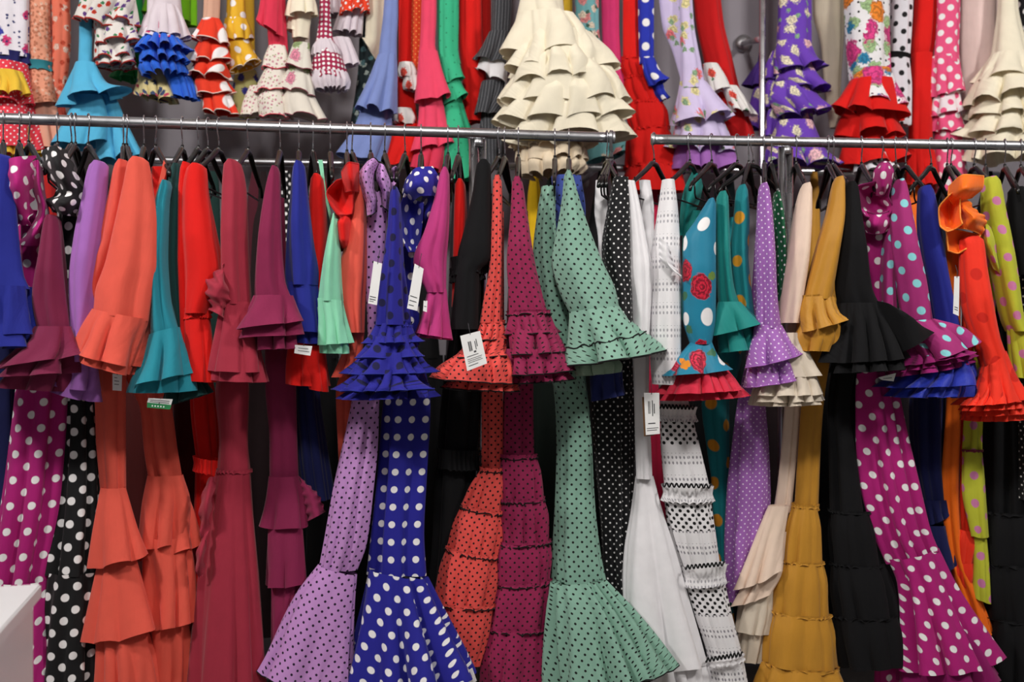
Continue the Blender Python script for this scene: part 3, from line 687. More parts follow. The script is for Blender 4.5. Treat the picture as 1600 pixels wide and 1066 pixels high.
d = dress('burgundy dress with black dots', 'burgundy flamenco dress with black polka dots and a frilled tiered cuff', 810, hang=808)
d.sleeve(bur_d, [(800, 816, 282), (797, 824, 330), (791, 837, 410), (794, 849, 460), (795, 858, 492)], z=-.2, seed=6)
for k, q in enumerate(([(795, 858, 488), (792, 866, 505), (790, 524, 876, 520)], [(793, 870, 515), (790, 880, 535), (788, 556, 886, 550)], [(790, 880, 545), (788, 888, 565), (784, 588, 893, 580)])):
    d.cuff(bur_d, q, z=-.2, n=9, amp=(.03, .15), seed=110+k, trim=blk_line)
d.cuff(bur_d, [(800, 880, 560), (796, 886, 580), (792, 600, 890, 594)], z=-.185, n=11, trim=blk_line)
d.frill(bur_d, 794, 490, 859, 488, 7, -.2, 18, trim=blk_line)
d.skirt(bur_d, [(798, 826, 330), (788, 836, 560), (785, 836, 625), (782, 838, 715)], z=-.02, n=4, amp=(.03, .07))
tiers(d, bur_d, (bur_d, blk_line), [(782, 713, 838, 713), (778, 782, 850, 780), (776, 848, 860, 846), (774, 912, 861, 908), (760, 980, 860, 980), (745, 1080, 862, 1080)], -.04, 8, seed=120)

d = dress('sage green dress with black dots', 'sage green V neck flamenco dress with black polka dots and black edged cuff', 889, hang=888)
d.loft('bodice', sage_d, [(846, 868, 292), (838, 868, 340), (832, 874, 400), (834, 890, 470), (850, 905, 560), (866, 916, 610)], -.1, 5, (.03, .07), (.03, .07, .08))
d.sleeve(sage_d, [(882, 894, 272), (878, 905, 310), (870, 922, 360), (862, 942, 410), (874, 962, 455), (890, 968, 488)], z=-.21, n=4, amp=(.03, .07), b=(.03, .06), seed=3)
d.cuff(sage_d, [(888, 488, 968, 478), (888, 535, 1002, 512), (880, 574, 1037, 550)], z=-.22, n=7, amp=(.02, .17), seed=131, trim=blk_line, trim_r=.0024, lines=((.74, blk_line),))
d.cuff(plain('#8fa893'), [(900, 560, 960, 556), (898, 574, 970, 570), (902, 588, 968, 582)], z=-.2, n=9)
d.skirt(sage_d, [(862, 916, 585), (868, 922, 640), (870, 926, 700), (868, 929, 780), (864, 936, 860), (862, 944, 908)], z=-.06, n=5, amp=(.02, .08), seed=135, bk=.6)
d.flounce(sage_d, [(861, 910, 944, 905), (856, 985, 950), (850, 1085, 1050, 1040)], z=-.1, n=11, amp=(.09, .2), seed=137, bk=.65, trim=blk_line)

d = dress('denim blue strappy dress', 'denim blue dress with dark dots behind the sage green dress', 867, hang=866, dz=.04)
dblue = dots('#3c4fa0', K, .03, .003)
d.loft('bodice', dblue, [(862, 908, 275), (866, 915, 330), (874, 905, 420), (890, 925, 540)], .0, 4, (.04, .08))
d.cuff(plain('#27306e'), [(922, 972, 575), (920, 976, 600), (919, 628, 979, 616)], z=-.1, n=8)

d = dress('black dress with small white dots', 'black V neck dress with small white polka dots right of the sage dress', 948, hang=968)
d.loft('bodice', blkw_d, [(958, 982, 278), (950, 985, 320), (940, 986, 390), (950, 988, 470), (955, 990, 560)], -.16, 4, (.03, .07), (.03, .06, .08))
d.skirt(blkw_d, [(925, 992, 560), (922, 992, 610), (926, 992, 700), (934, 990, 790), (940, 985, 860), (945, 990, 960)], z=-.02, n=7, amp=(.04, .1), seed=9)
d = dress('white V neck blouse dress at the back', 'white V neck dress behind the small dotted black dress', 957, hang=940, dz=.05)
d.loft('bodice', white, [(930, 948, 282), (928, 950, 330), (934, 946, 372), (936, 946, 420)], -.1, 4, (.05, .08))
for k, hx in enumerate((954, 951)): HANG.append((hx + 4*k, 935 + 12*k, 'the white and black dresses, %s of two spares' % ('nearer', 'farther')[k]))

d = dress('plain white dress', 'plain white V neck flamenco dress with smooth flared skirt', 1022, hang=985)
d.loft('bodice', white, [(974, 992, 284), (978, 1002, 330), (980, 1012, 385), (977, 1022, 432), (984, 1018, 470), (986, 1014, 540)], -.18, 4, (.03, .06), (.03, .05, .05))
d.loft('bodice', white, [(998, 1016, 282), (1002, 1022, 330), (1008, 1022, 380), (1004, 1024, 430)], -.06, 3, (.04, .05))
d.skirt(white, [(987, 1016, 530), (990, 1014, 620), (992, 1018, 700), (994, 1020, 748)], z=-.1, n=4, amp=(.04, .09), seed=9)
d.flounce(white, [(993, 1021, 744), (985, 1036, 800), (974, 1056, 860), (968, 1076, 930), (966, 1044, 1108, 1036)], z=-.08, n=6, amp=(.04, .16), seed=142, bk=.6)
d.flounce(white, [(1000, 1098, 1015), (998, 1112, 1050), (996, 1120, 1095)], z=-.06, n=12, amp=(.03, .1))
d = dress('white eyelet lace dress', 'white eyelet lace dress with black wavy trim and dotted bands', 1078, hang=1043)
d.loft('bodice', lace_plain, [(1034, 1054, 282), (1027, 1060, 330), (1018, 1064, 390), (1014, 1066, 460), (1015, 1066, 560), (1018, 1068, 600)], -.17, 4, (.02, .06), (.03, .06, .07), seed=5)
d.sheet('shoulder_frill', plain('#efedf0'), [[(1030, 370), (1040, 378, -.02), (1046, 388)], [(1030, 400), (1042, 408, -.03), (1054, 415)], [(1046, 420), (1058, 428, -.03), (1066, 435)]], z=-.235, nv=9, wave=.008)
d.skirt(lace, [(1028, 1068, 590), (1031, 1080, 640), (1030, 1094, 700), (1036, 1108, 764)], z=-.08, n=6, amp=(.03, .1), seed=151, bk=.6)
d.flounce(lace2, [(1036, 1108, 764), (1044, 1118, 820), (1066, 1128, 898)], z=-.08, n=8, amp=(.04, .1), seed=152, bk=.6, name='skirt')
d.flounce(lace2, [(1066, 1128, 896), (1085, 1142, 960), (1106, 1160, 1030), (1112, 1172, 1090)], z=-.08, n=8, amp=(.04, .1), seed=153, bk=.6, name='skirt')
for (xl, yl, xr, yr, h) in ((1030, 646, 1086, 648, 22), (1036, 770, 1112, 772, 24), (1070, 902, 1132, 896, 30), (1102, 1036, 1160, 1026, 8)):
    d.frill(lace_plain, xl, yl, xr, yr, h, -.085, 18, out=7, amp=.06, bk=.62, name='lace_frill')
    xx = np.linspace(0, 1, 120); a = P(xl + (xr-xl)*xx, yl - h*.5 + (yr-yl)*xx + 3*np.sin(xx*62), d.d0 - .088 - .062*np.sqrt(np.maximum(0, 1-(2*xx-1)**2)) - .004)
    tube('wavy_trim', a, .0024, blk_line, d.root, 6, sub=d.loc)

d = dress('teal strappy dress', 'dark teal dress with a draped back strap behind the white lace one', 1112, hang=1080, dz=.0)
d.sheet('back_strap', gteal, [[(1082, 268), (1092, 272, -.03), (1098, 290)], [(1068, 300), (1080, 305, -.04), (1094, 310)], [(1063, 335), (1072, 338, -.03), (1082, 340)], [(1062, 368), (1066, 368), (1072, 366)]], z=.05)
d.loft('bodice', gteal, [(1068, 1098, 330), (1066, 1096, 400), (1064, 1092, 500)], .05, 4, (.04, .07))

roses = printed('#1c7f9e', [('disc', -.008, .075, .020, W), ('disc', -.062, .125, .021, W), ('rose', -.055, .20, .030, '#d8213f'), ('leaf', -.02, .225, .018, '#2f6f4c'), ('rose', -.006, .245, .036, '#d8213f'),
   ('leaf', .03, .215, .020, '#6f8f3c'), ('leaf', -.06, .27, .02, '#3f7050'), ('disc', .012, .325, .024, W), ('rose', -.01, .41, .026, '#c81b3a'), ('leaf', -.045, .36, .018, '#3f6f50'), ('disc', -.055, .33, .018, W), ('disc', .05, .14, .018, W)])
roses2 = printed('#1c7f9e', [('rose', -.012, .055, .034, '#e23150'), ('leaf', .03, .03, .02, '#3f7050'), ('leaf', -.06, .06, .025, '#e08a1c'), ('rose', -.11, .07, .026, '#d0254a'), ('disc', .07, .05, .02, W), ('leaf', -.02, .1, .02, '#3f8050'), ('rose', .12, .06, .03, '#1c3a9a')])
d = dress('blue floral dress with roses', 'turquoise blue satin dress with red roses and white dots, red tulle under the cuff', 1152, hang=1111)
d.sleeve(roses, [(1104, 1118, 316), (1086, 1119, 345), (1068, 1119, 375), (1066, 1119, 440), (1067, 1118, 500), (1078, 1112, 538)], z=-.21, n=2, amp=(.02, .04), seed=5)
d.cuff(roses2, [(1080, 1112, 534), (1054, 1124, 560), (1028, 588, 1142, 578)], z=-.22, n=6, amp=(.02, .12), seed=161)
tulle = plain('#d4203f', .6, .2)
d.cuff(tulle, [(1070, 1120, 560), (1046, 1142, 585), (1026, 616, 1164, 608)], z=-.2, n=14, amp=(.03, .13), seed=162, name='tulle_underskirt')
d.cuff(tulle, [(1070, 1120, 565), (1050, 1142, 595), (1034, 626, 1160, 620)], z=-.185, n=15, amp=(.03, .13), seed=163, name='tulle_underskirt')
d.cuff(plain('#d98a2a'), [(1044, 1060, 542), (1042, 1062, 560), (1042, 1064, 575)], z=-.2, n=4)

d = dress('dark teal dress', 'plain dark teal flamenco dress with a wide curling satin cuff', 1177, hang=1128)
d.sleeve(gteal, [(1120, 1138, 305), (1117, 1140, 350), (1118, 1142, 400), (1120, 1148, 450), (1122, 1158, 478)], z=-.18, seed=5)
d.cuff(gteal, [(1122, 1158, 472), (1117, 1176, 490), (1111, 526, 1192, 505)], z=-.2, n=4, amp=(.02, .22), seed=166)
d.cuff(gteal, [(1124, 1160, 485), (1120, 1176, 520), (1122, 552, 1184, 545)], z=-.185, n=5, amp=(.02, .2), seed=167)

d = dress('teal dress with ochre dots', 'teal flamenco dress with large ochre dots left of the lilac dotted sleeve', 1170, hang=1160)
d.sleeve(teal_o, [(1151, 1168, 295), (1145, 1172, 345), (1140, 1170, 400), (1145, 1176, 460), (1150, 1186, 540)], z=-.15, seed=5)
d.skirt(teal_o, [(1140, 1168, 340), (1120, 1160, 560), (1096, 1140, 630), (1104, 1140, 700), (1112, 1138, 760), (1116, 1140, 890), (1125, 1150, 1000)], z=.02, n=4, seed=5)

d = dress('lilac dress with white dots', 'lilac flamenco dress with small white polka dots and two tier cuff', 1194, hang=1195)
d.sleeve(lil_w, [(1186, 1201, 292), (1182, 1208, 340), (1180, 1213, 410), (1182, 1216, 470), (1179, 1221, 513)], z=-.21, seed=5)
d.cuff(lil_w, [(1179, 1221, 508), (1172, 1238, 535), (1162, 576, 1254, 553)], z=-.215, n=6, amp=(.02, .14), seed=171, trim=lilac)
d.cuff(lil_w, [(1176, 1230, 540), (1170, 1242, 575), (1165, 606, 1250, 592)], z=-.2, n=8, amp=(.02, .15), seed=172, trim=lilac)
d.skirt(lil_w, [(1182, 1206, 340), (1165, 1205, 560), (1152, 1197, 625), (1142, 1202, 700), (1134, 1204, 770), (1130, 1195, 860), (1132, 1175, 940)], z=-.03, n=6, amp=(.03, .1), seed=5)
d = dress('dark green dress with white dots', 'dark green dress with tiny white dots beside the chrome post', 1205, hang=1215)
d.sleeve(grn_d, [(1209, 1218, 305), (1208, 1226, 345), (1210, 1228, 400), (1212, 1222, 470)], z=-.13, seed=5)

d = dress('beige dress', 'pale beige flamenco dress with plain sleeve and layered organza cuff', 1244, hang=1259)
d.sleeve(beige, [(1252, 1268, 292), (1241, 1269, 330), (1229, 1265, 400), (1221, 1258, 450), (1214, 1250, 505)], z=-.18, seed=15, n=4, amp=(.04, .1))
organza = plain('#eadcc8', .6, .2, .12)
for k, (a, b_, y) in enumerate(((1192, 1282, 590), (1176, 1293, 618), (1172, 1290, 628), (1170, 1286, 634))):
    d.cuff(organza, [(1214, 1252, 520 + 8*k), (1200 - 4*k, 1268, 560 + 6*k), (a, y, b_, y - 3)], z=-.19 + .012*k, n=7 + 2*k, amp=(.03, .13), seed=180+k, name='organza_ruffle')
d.skirt(beige, [(1240, 1264, 340), (1228, 1258, 540), (1224, 1252, 640), (1216, 1244, 740), (1208, 1238, 800)], z=-.03, n=4, amp=(.04, .12), seed=6)
d.flounce(beige, [(1200, 1234, 790), (1178, 1226, 840), (1146, 922, 1222, 888)], z=-.08, n=6, amp=(.02, .18), seed=191, bk=.6)
d.flounce(beige, [(1196, 1230, 830), (1170, 1224, 890), (1140, 948, 1206, 925)], z=-.07, n=6, amp=(.02, .18), seed=192, bk=.6)
d.flounce(organza, [(1160, 1212, 900), (1152, 1210, 950), (1146, 985, 1202, 990)], z=-.05, n=7, amp=(.02, .16), seed=193, name='organza_ruffle')
d.flounce(organza, [(1160, 1206, 950), (1154, 1204, 1000), (1152, 1032, 1196, 1034)], z=-.04, n=7, amp=(.02, .16), seed=194, name='organza_ruffle')

d = dress('ochre dress', 'ochre mustard flamenco dress with gathered cuff and four tier skirt', 1294, hang=1311)
d.sleeve(ochre, [(1303, 1319, 282), (1292, 1320, 330), (1277, 1314, 380), (1260, 1305, 440), (1253, 1300, 468)], z=-.21, seed=15)
d.frill(ochre, 1252, 467, 1302, 464, 9, -.21, 18)
d.cuff(ochre, [(1253, 1302, 464), (1246, 1312, 490), (1243, 522, 1328, 498)], z=-.215, n=8, amp=(.03, .16), seed=201)
d.cuff(ochre, [(1250, 1316, 505), (1242, 1318, 525), (1240, 548, 1308, 550)], z=-.205, n=8, amp=(.03, .14), seed=202)
d.skirt(ochre, [(1292, 1316, 340), (1262, 1300, 540), (1252, 1288, 620), (1246, 1282, 700), (1240, 1278, 792)], z=-.06, n=3, amp=(.03, .08), seed=3)
d.frill(ochre, 1238, 791, 1278, 793, 10, -.06, 16, bk=.6, out=3)
tiers(d, ochre, (ochre, None), [(1238, 790, 1277, 792), (1221, 876, 1286, 880), (1206, 955, 1297, 962), (1192, 1034, 1310, 1044), (1172, 1120, 1336, 1120)], -.08, 7, seed=210, trimh=5)

d = dress('black dress at the ochre one', 'plain black flamenco dress with big gathered cuff between ochre and magenta', 1301, hang=1328)
d.sleeve(black, [(1319, 1339, 290), (1312, 1345, 330), (1307, 1356, 400), (1305, 1364, 450), (1310, 1378, 480)], z=-.2, seed=7)
d.cuff(black, [(1310, 1378, 474), (1298, 1400, 520), (1286, 568, 1420, 560)], z=-.21, n=10, amp=(.04, .15), seed=221)
d.cuff(black, [(1316, 1380, 500), (1300, 1410, 550), (1290, 584, 1428, 575)], z=-.19, n=10, amp=(.04, .15), seed=222)
d.sheet('cuff_ruffle', black, [[(1370, 470), (1392, 476, -.03), (1400, 490)], [(1380, 510), (1420, 495, -.05), (1440, 510)], [(1400, 555), (1432, 540, -.05), (1460, 520)]], z=-.25, nv=10)
d.skirt(black, [(1318, 1345, 340), (1300, 1345, 560), (1292, 1336, 640), (1294, 1350, 720), (1296, 1362, 800)], z=-.05, n=5, seed=8)
tiers(d, black, (black, None), [(1296, 798, 1364, 800), (1297, 880, 1380, 882), (1302, 962, 1404, 960), (1310, 1042, 1420, 1034)], -.06, 7, seed=230, trimh=5)

d = dress('magenta dress with white dots at the right', 'magenta dress with white polka dots, stand up curled collar and sweeping skirt', 1346, hang=1366)
mline = plain('#7c0f54')
d.sheet('collar_ruffle', mag_d, [[(1350, 330), (1370, 335, -.04), (1395, 328)], [(1346, 345), (1368, 350, -.05), (1396, 345)], [(1354, 364), (1368, 366, -.02), (1386, 362)]], z=-.17, trim=mline)
d.sheet('collar_ruffle', mag_d, [[(1366, 284, .02), (1380, 288, -.02), (1392, 290, .02)], [(1338, 294, .0), (1364, 306, -.06), (1388, 306, .01)], [(1340, 318), (1364, 326, -.06), (1396, 326)], [(1352, 338, .02), (1370, 342), (1386, 338)]], z=-.18, trim=mline, flip=True)
d.sheet('collar_ruffle', mag_d, [[(1374, 256, .02), (1384, 252, -.02), (1391, 257, .01)], [(1365, 272, .0), (1380, 268, -.06), (1396, 268, -.01)], [(1364, 290, .02), (1380, 290, -.05), (1392, 288)], [(1366, 304, .03), (1378, 306, .0), (1386, 302, .02)]], z=-.19, trim=mline)
d.loft('bodice', mag_d, [(1352, 1392, 335), (1352, 1384, 400), (1358, 1382, 480), (1352, 1384, 570)], -.13, 4, (.04, .08))
d.skirt(mag_d, [(1342, 1384, 560), (1337, 1400, 610), (1338, 1414, 680), (1345, 1430, 750), (1366, 1450, 830), (1388, 880, 1462, 858)], z=-.08, n=7, amp=(.07, .12), seed=241, bk=.65)
d.flounce(mag_d, [(1388, 874, 1462, 856), (1402, 1490, 915), (1408, 1048, 1562, 1032)], z=-.09, n=7, amp=(.06, .19), seed=243, bk=.65)
d.flounce(plain('#8e1062'), [(1400, 1500, 960), (1404, 1540, 1010), (1405, 1072, 1570, 1060)], z=-.075, n=6, bk=.5, name='lining')
d.flounce(mag_d, [(1372, 1404, 985), (1368, 1404, 1030), (1364, 1404, 1100)], z=-.0, n=5)

d = dress('magenta dress with pale blue dots', 'magenta flamenco dress with pale blue dots and frothy cuff', 1378, hang=1406)
d.sleeve(mag_t, [(1397, 1414, 286), (1392, 1424, 330), (1394, 1436, 390), (1402, 1448, 440), (1412, 1458, 500)], z=-.19, n=3, amp=(.03, .09), seed=7)
d.sleeve(mag_t, [(1385, 1400, 340), (1376, 1398, 380), (1372, 1396, 430), (1374, 1400, 500)], z=-.15, seed=8)
d.cuff(mag_t, [(1412, 502, 1458, 498), (1420, 545, 1498, 510), (1428, 570, 1525, 535)], z=-.2, n=7, amp=(.03, .13), seed=251)
frothy = plain('#96186a')
for k in range(3): d.cuff(frothy, [(1420, 1470, 535 + 5*k), (1408 - 4*k, 560 + 5*k, 1500, 545 + 4*k), (1396 - 3*k, 574 + 8*k, 1518, 550 + 8*k)], z=-.185 + .012*k, n=13, amp=(.04, .14), seed=255+k, name='ruffle')

d = dress('royal blue dress at the right', 'royal blue flamenco dress with sheer blue flounces behind the pale blue dots', 1415, hang=1446)
d.sleeve(royal, [(1436, 1456, 296), (1434, 1466, 340), (1440, 1474, 400), (1452, 1486, 460), (1462, 1502, 520)], z=-.15, n=4, amp=(.04, .1), seed=7)
sheer = plain('#2436b0', .5, .2, .1)
d.cuff(sheer, [(1440, 1510, 545), (1405, 1530, 580), (1368, 606, 1536, 600)], z=-.15, n=9, amp=(.03, .14), seed=261, name='sheer_ruffle')
d.cuff(sheer, [(1440, 1510, 550), (1410, 1526, 590), (1376, 620, 1532, 618)], z=-.135, n=10, amp=(.03, .14), seed=262, name='sheer_ruffle')
d.skirt(navy, [(1436, 1462, 340), (1425, 1475, 560), (1420, 1478, 640), (1424, 1478, 720), (1438, 1482, 790)], z=.03, n=5, seed=4)
d.flounce(navy, [(1438, 1480, 780), (1442, 1484, 800), (1446, 822, 1486, 800)], z=.02, n=5)
d.flounce(navy, [(1440, 1478, 820), (1440, 1490, 860), (1440, 900, 1496, 880)], z=.02, n=5)

d = dress('orange dress with a big ruffle', 'orange dress with a large curling organza neck ruffle', 1480, hang=1500)
oline = plain('#ff9a3c', .5)
d.sheet('collar_ruffle', orange, [[(1478, 356, .02), (1506, 362, -.04), (1532, 368, -.01)], [(1480, 372), (1502, 376, -.05), (1524, 378)], [(1482, 392), (1496, 396, -.02), (1508, 390)]], z=-.21, trim=oline, flip=True)
d.sheet('collar_ruffle', orange, [[(1492, 316, .02), (1500, 314, .0), (1512, 312, .02)], [(1499, 330, .01), (1510, 328, -.05), (1521, 326)], [(1504, 344, .0), (1522, 341, -.07), (1540, 344)], [(1490, 356, .02), (1512, 358, -.03), (1534, 366)]], z=-.21, trim=oline, wave=.006)
d.sheet('collar_ruffle', orange, [[(1484, 304, .03), (1492, 300), (1502, 298, .02)], [(1467, 328, .0), (1482, 322, -.06), (1500, 320, .01)], [(1469, 352), (1484, 349, -.05), (1501, 340, .02)], [(1480, 362, .03), (1492, 358, .0), (1504, 350, .03)]], z=-.22, trim=oline, flip=True)
d.sheet('collar_ruffle', orange, [[(1483, 291, .02), (1508, 273, -.04), (1537, 275, .0)], [(1482, 306, .0), (1508, 294, -.08), (1536, 290)], [(1492, 322, .03), (1503, 313, .0), (1518, 309, .03)]], z=-.22, trim=oline)
d.loft('bodice', orange, [(1478, 1510, 370), (1478, 1500, 430), (1484, 1500, 520), (1482, 1504, 600)], -.13, 4, (.04, .09))
d.skirt(orange, [(1480, 1504, 590), (1476, 1503, 660), (1470, 1500, 760), (1480, 1505, 860), (1502, 1535, 940), (1518, 1008, 1552, 985)], z=-.0, n=4, amp=(.04, .12), seed=5)
d = dress('orange red dress with tonal dots', 'orange red flamenco dress with faint darker dots and huge frothy cuff', 1486, hang=1518)
d.sleeve(orr_d, [(1500, 1536, 375), (1500, 1542, 420), (1504, 1552, 480), (1520, 1562, 530), (1534, 578, 1570, 550)], z=-.2, n=5, amp=(.04, .09), seed=5)
d.cuff(orr_d, [(1534, 574, 1570, 548), (1526, 1590, 600), (1518, 634, 1604, 622)], z=-.21, n=9, amp=(.03, .14), seed=271)
for k in range(4): d.cuff(ored, [(1532, 1586, 585 + 4*k), (1512 + 2*k, 1596, 615 + 5*k), (1492 + 6*k, 634 + 8*k, 1604, 624 + 10*k)], z=-.195 + .012*k, n=14, amp=(.04, .13), seed=275+k, name='ruffle')
d.skirt(ored, [(1505, 1530, 420), (1500, 1525, 620), (1500, 1520, 740), (1498, 1522, 830)], z=.02, n=4)
tiers(d, ored, None, [(1494, 826, 1524, 832), (1490, 878, 1522, 880), (1496, 915, 1520, 922)], .0, 6, seed=280)

d = dress('yellow green dress with pink dots', 'yellow green flamenco dress with large pink dots at the right edge', 1540, hang=1546)
d.sleeve(yel_p, [(1534, 1562, 282), (1534, 1570, 320), (1540, 1580, 370), (1552, 1590, 430), (1566, 1600, 500), (1574, 1606, 518)], z=-.17, n=3, seed=5)
d.cuff(yel_p, [(1574, 1606, 514), (1576, 1616, 550), (1580, 590, 1626, 592)], z=-.17, n=7, amp=(.03, .14))
d.sheet('elbow_fold', yel_p, [[(1534, 350), (1540, 350, -.02), (1548, 356)], [(1534, 375), (1544, 372, -.04), (1556, 376)], [(1542, 396), (1552, 400, -.03), (1560, 410)], [(1552, 420), (1560, 425), (1566, 432)]], z=-.19, nv=9)
d.skirt(yel_p, [(1536, 1560, 330), (1520, 1550, 560), (1508, 1536, 640), (1504, 1534, 705)], z=-.03, n=4, seed=3)
d.frill(plain('#7a2a40'), 1504, 704, 1535, 704, 4, -.03, 12, out=1, amp=.03)
d.flounce(yel_p, [(1504, 1534, 704), (1503, 1540, 760), (1516, 838, 1545, 840)], z=-.03, n=5)
d.flounce(yel_p, [(1520, 1540, 830), (1521, 1544, 880), (1520, 934, 1547, 944)], z=-.02, n=5)

d = dress('black dress at the right edge', 'black ruffled flamenco dress at the right edge under the yellow green sleeve', 1570, hang=1588)
d.sleeve(black, [(1576, 1602, 298), (1574, 1622, 350), (1590, 1640, 430)], z=-.12)
d.skirt(black, [(1560, 1620, 340), (1545, 1620, 560), (1536, 1640, 680), (1534, 1650, 800)], z=.02, n=6, seed=4)
tiers(d, black, (black, None), [(1534, 800, 1650, 800), (1536, 880, 1660, 880), (1540, 965, 1660, 965), (1536, 1060, 1670, 1060), (1534, 1110, 1680, 1110)], .0, 9, seed=290, trimh=5)
d = dress('black dotted dress at the right edge', 'black dress with small white dots cut by the right picture edge', 1595, hang=1620)
d.skirt(blkw_d, [(1590, 1630, 340), (1586, 1640, 640), (1584, 1650, 780)], z=-.06, n=5, seed=4)

# dresses on the low wall rail, seen only in the gaps
for short, label, hx, xs, mat, y0 in (('yellow dress in the back row', 'yellow dress on the low wall rail seen beside the burgundy dotted sleeve', 838, (835, 18), plain('#e0b410'), 300),
    ('red dress in the back row left', 'dark red dress on the low wall rail behind the left magenta dress', 70, (74, 20), plain('#b01a1a'), 270),
    ('red dress in the back row', 'red dress on the low wall rail left of the lilac hooped collar', 505, (500, 20), plain('#b01414'), 290),
    ('crimson and blue dress in the back row', 'crimson dress on the low wall rail seen between the two white dresses', 1022, (1018, 16), plain('#c81f48'), 280),
    ('white dotted dress in the back row', 'black and white dress on the low wall rail in the gap by the raspberry sleeve', 452, (448, 14), dots('#0d0d10', W, .03, .006), 290),
    ('dark wine dress in the back row', 'dark wine dress on the low wall rail behind the crimson sleeve', 395, (398, 20), plain('#4a1020'), 300),
    ('bottle green dress in the back row', 'bottle green dress on the low wall rail behind the front red sleeve', 335, (332, 18), plain('#12302c'), 275),
    ('dark brown dress in the back row', 'dark brown dress on the low wall rail between the lilac and beige skirts', 1215, (1210, 28), plain('#2a1c20'), 330),
    ('orange dress in the back row', 'orange dress on the low wall rail seen above the royal blue shoulder at the right', 1425, (1422, 22), orange, 280),
    ('ochre dress in the back row', 'ochre dress on the low wall rail beside the chrome post', 1275, (1272, 14), ochre, 300),
    ('dark plum dress in the back row', 'dark plum dress on the low wall rail behind the black middle dress', 730, (725, 30), plain('#1c0d18'), 300),
    ('black dress in the back row', 'black dress on the low wall rail behind the royal blue left skirt', 500, (500, 30), plain('#0c0c10'), 330),
    ('black dress at the back left', 'black dress added on the low wall rail to darken the gap behind the lilac sleeve', 160, (160, 34), black, 330),  # from here on: dark dresses added so the gaps look black
    ('navy dress at the back left', 'dark navy dress added on the low wall rail to darken the gap behind the royal blue left edge dress', 20, (20, 40), plain('#0c1030'), 330),
    ('dark red dress at the back left', 'very dark red dress added on the low wall rail to darken the gap between the two coral skirts', 230, (228, 36), plain('#4c0d0c'), 340),
    ('wine dress behind the red skirt', 'dark wine dress added on the low wall rail to darken the gap behind the red skirt with the frilled knee', 280, (283, 30), plain('#3c0a12'), 350),
    ('black dress behind the crimson skirt', 'black dress added on the low wall rail to darken the gap between the crimson and raspberry skirts', 410, (412, 34), plain('#1c070c'), 350),
    ('black dress behind the lilac skirt', 'black dress added on the low wall rail to darken the gap between the coral orange and lilac dotted dresses', 570, (566, 34), black, 350),
    ('black dress behind the blue dots', 'black dress added on the low wall rail to darken the gap between the blue dotted and the black skirts', 655, (655, 36), black, 350),
    ('dark green dress behind the sage one', 'dark green black dress added on the low wall rail to darken the gap left of the sage green skirt', 868, (862, 36), plain('#0e1a14'), 360),
    ('black dress behind the sage skirt', 'black dress added on the low wall rail to darken the gap behind the small white dots', 930, (940, 38), black, 360),
    ('dark grey dress behind the lace one', 'black dress added on the low wall rail to darken the gap behind the white lace skirt', 1085, (1090, 34), black, 380),
    ('deep teal dress at the back', 'black teal dress added on the low wall rail to darken the gap left of the lilac dotted skirt', 1140, (1140, 30), plain('#08181c'), 380),
    ('black dress behind the ochre one', 'black dress added on the low wall rail to darken the gap between the ochre and black skirts', 1300, (1306, 36), black, 360),
    ('plum dress behind the magenta', 'black plum dress added on the low wall rail to darken the gap behind the right magenta skirt', 1380, (1385, 34), plain('#140a14'), 360),
    ('midnight dress at the right', 'midnight blue dress added on the low wall rail to darken the gap behind the navy skirt', 1455, (1458, 36), plain('#080a20'), 360),
    ('black dress at the back right', 'black dress added on the low wall rail to darken the gap behind the yellow green skirt', 1540, (1545, 40), black, 360)):
    d = G('flamenco_dress', short, label, hx, up=True, dz=.05, base=.2)
    c, w = xs
    d.loft('bodice', mat, [(c-5, c+5, 268), (c-w*.6, c+w*.6, y0+10), (c-w*.8, c+w*.8, y0+130), (c-w, c+w, 560)], -.03, 4, (.04, .08), bmax=.07, hem=False)
    d.loft('skirt', mat, [(c-w, c+w, 555), (c-w*1.2, c+w*1.2, 700), (c-w*1.8, c+w*1.8, 985)], -.03, 6, (.05, .14), bmax=.09, tau=.4)
# ================================================================ UPPER ROW, left to right
def upper(short, label, hook, dz=0, **k): return G('flamenco_dress', short, label, hook, dz=dz, up=True, **k)
def column(d, mat, xt, w, st, z=0, n=4, amp=(.03, .08), **k):
    """skirt hanging from the upper wall rail down into the picture"""
    x0, x1 = four(st)[0][0], four(st)[0][2]; c = (x0 + x1)/2; hw = max(14, (x1 - x0)/2)
    k.setdefault('tau', .3); k.setdefault('bmax', .08)
    return d.loft(k.pop('name', 'skirt'), mat, [(xt-10, xt+10, -366), (xt-hw*.9, xt+hw*.9, -320), ((xt+c)/2-hw*.9, (xt+c)/2+hw*.9, -160)] + list(st), z, n, amp, **k)
def ruf(d, mat, st, z=-.02, n=6, amp=(.03, .2), **k):
    k.setdefault('tau', .85); k.setdefault('gather', .02); k.setdefault('lift', .15); k.setdefault('bmax', .13); k.setdefault('rows', 12)
    return d.loft(k.pop('name', 'flounce'), mat, st, z, n, amp, **k)
cream = plain('#f3ead2'); daisy = floral('#e6e0e8', [('#3a3fa8', 16, .28, .3), ('#d83a7a', 14, .3, .3), ('#2a2f70', 40, .2, .2)])
peach = floral('#e0977a', [('#c97a5c', 60, .35, .6), ('#eec0a8', 40, .25, .4)]); diamond = floral('#e8765c', [('#f0c8b8', 26, .35, .5), ('#d04a30', 30, .3, .4)])
cyan = plain('#55b4dc'); wfl = floral('#e8e2dc', [('#d8402a', 30, .3, .3), ('#3f8f5a', 34, .25, .3), ('#6a4090', 30, .3, .25)])
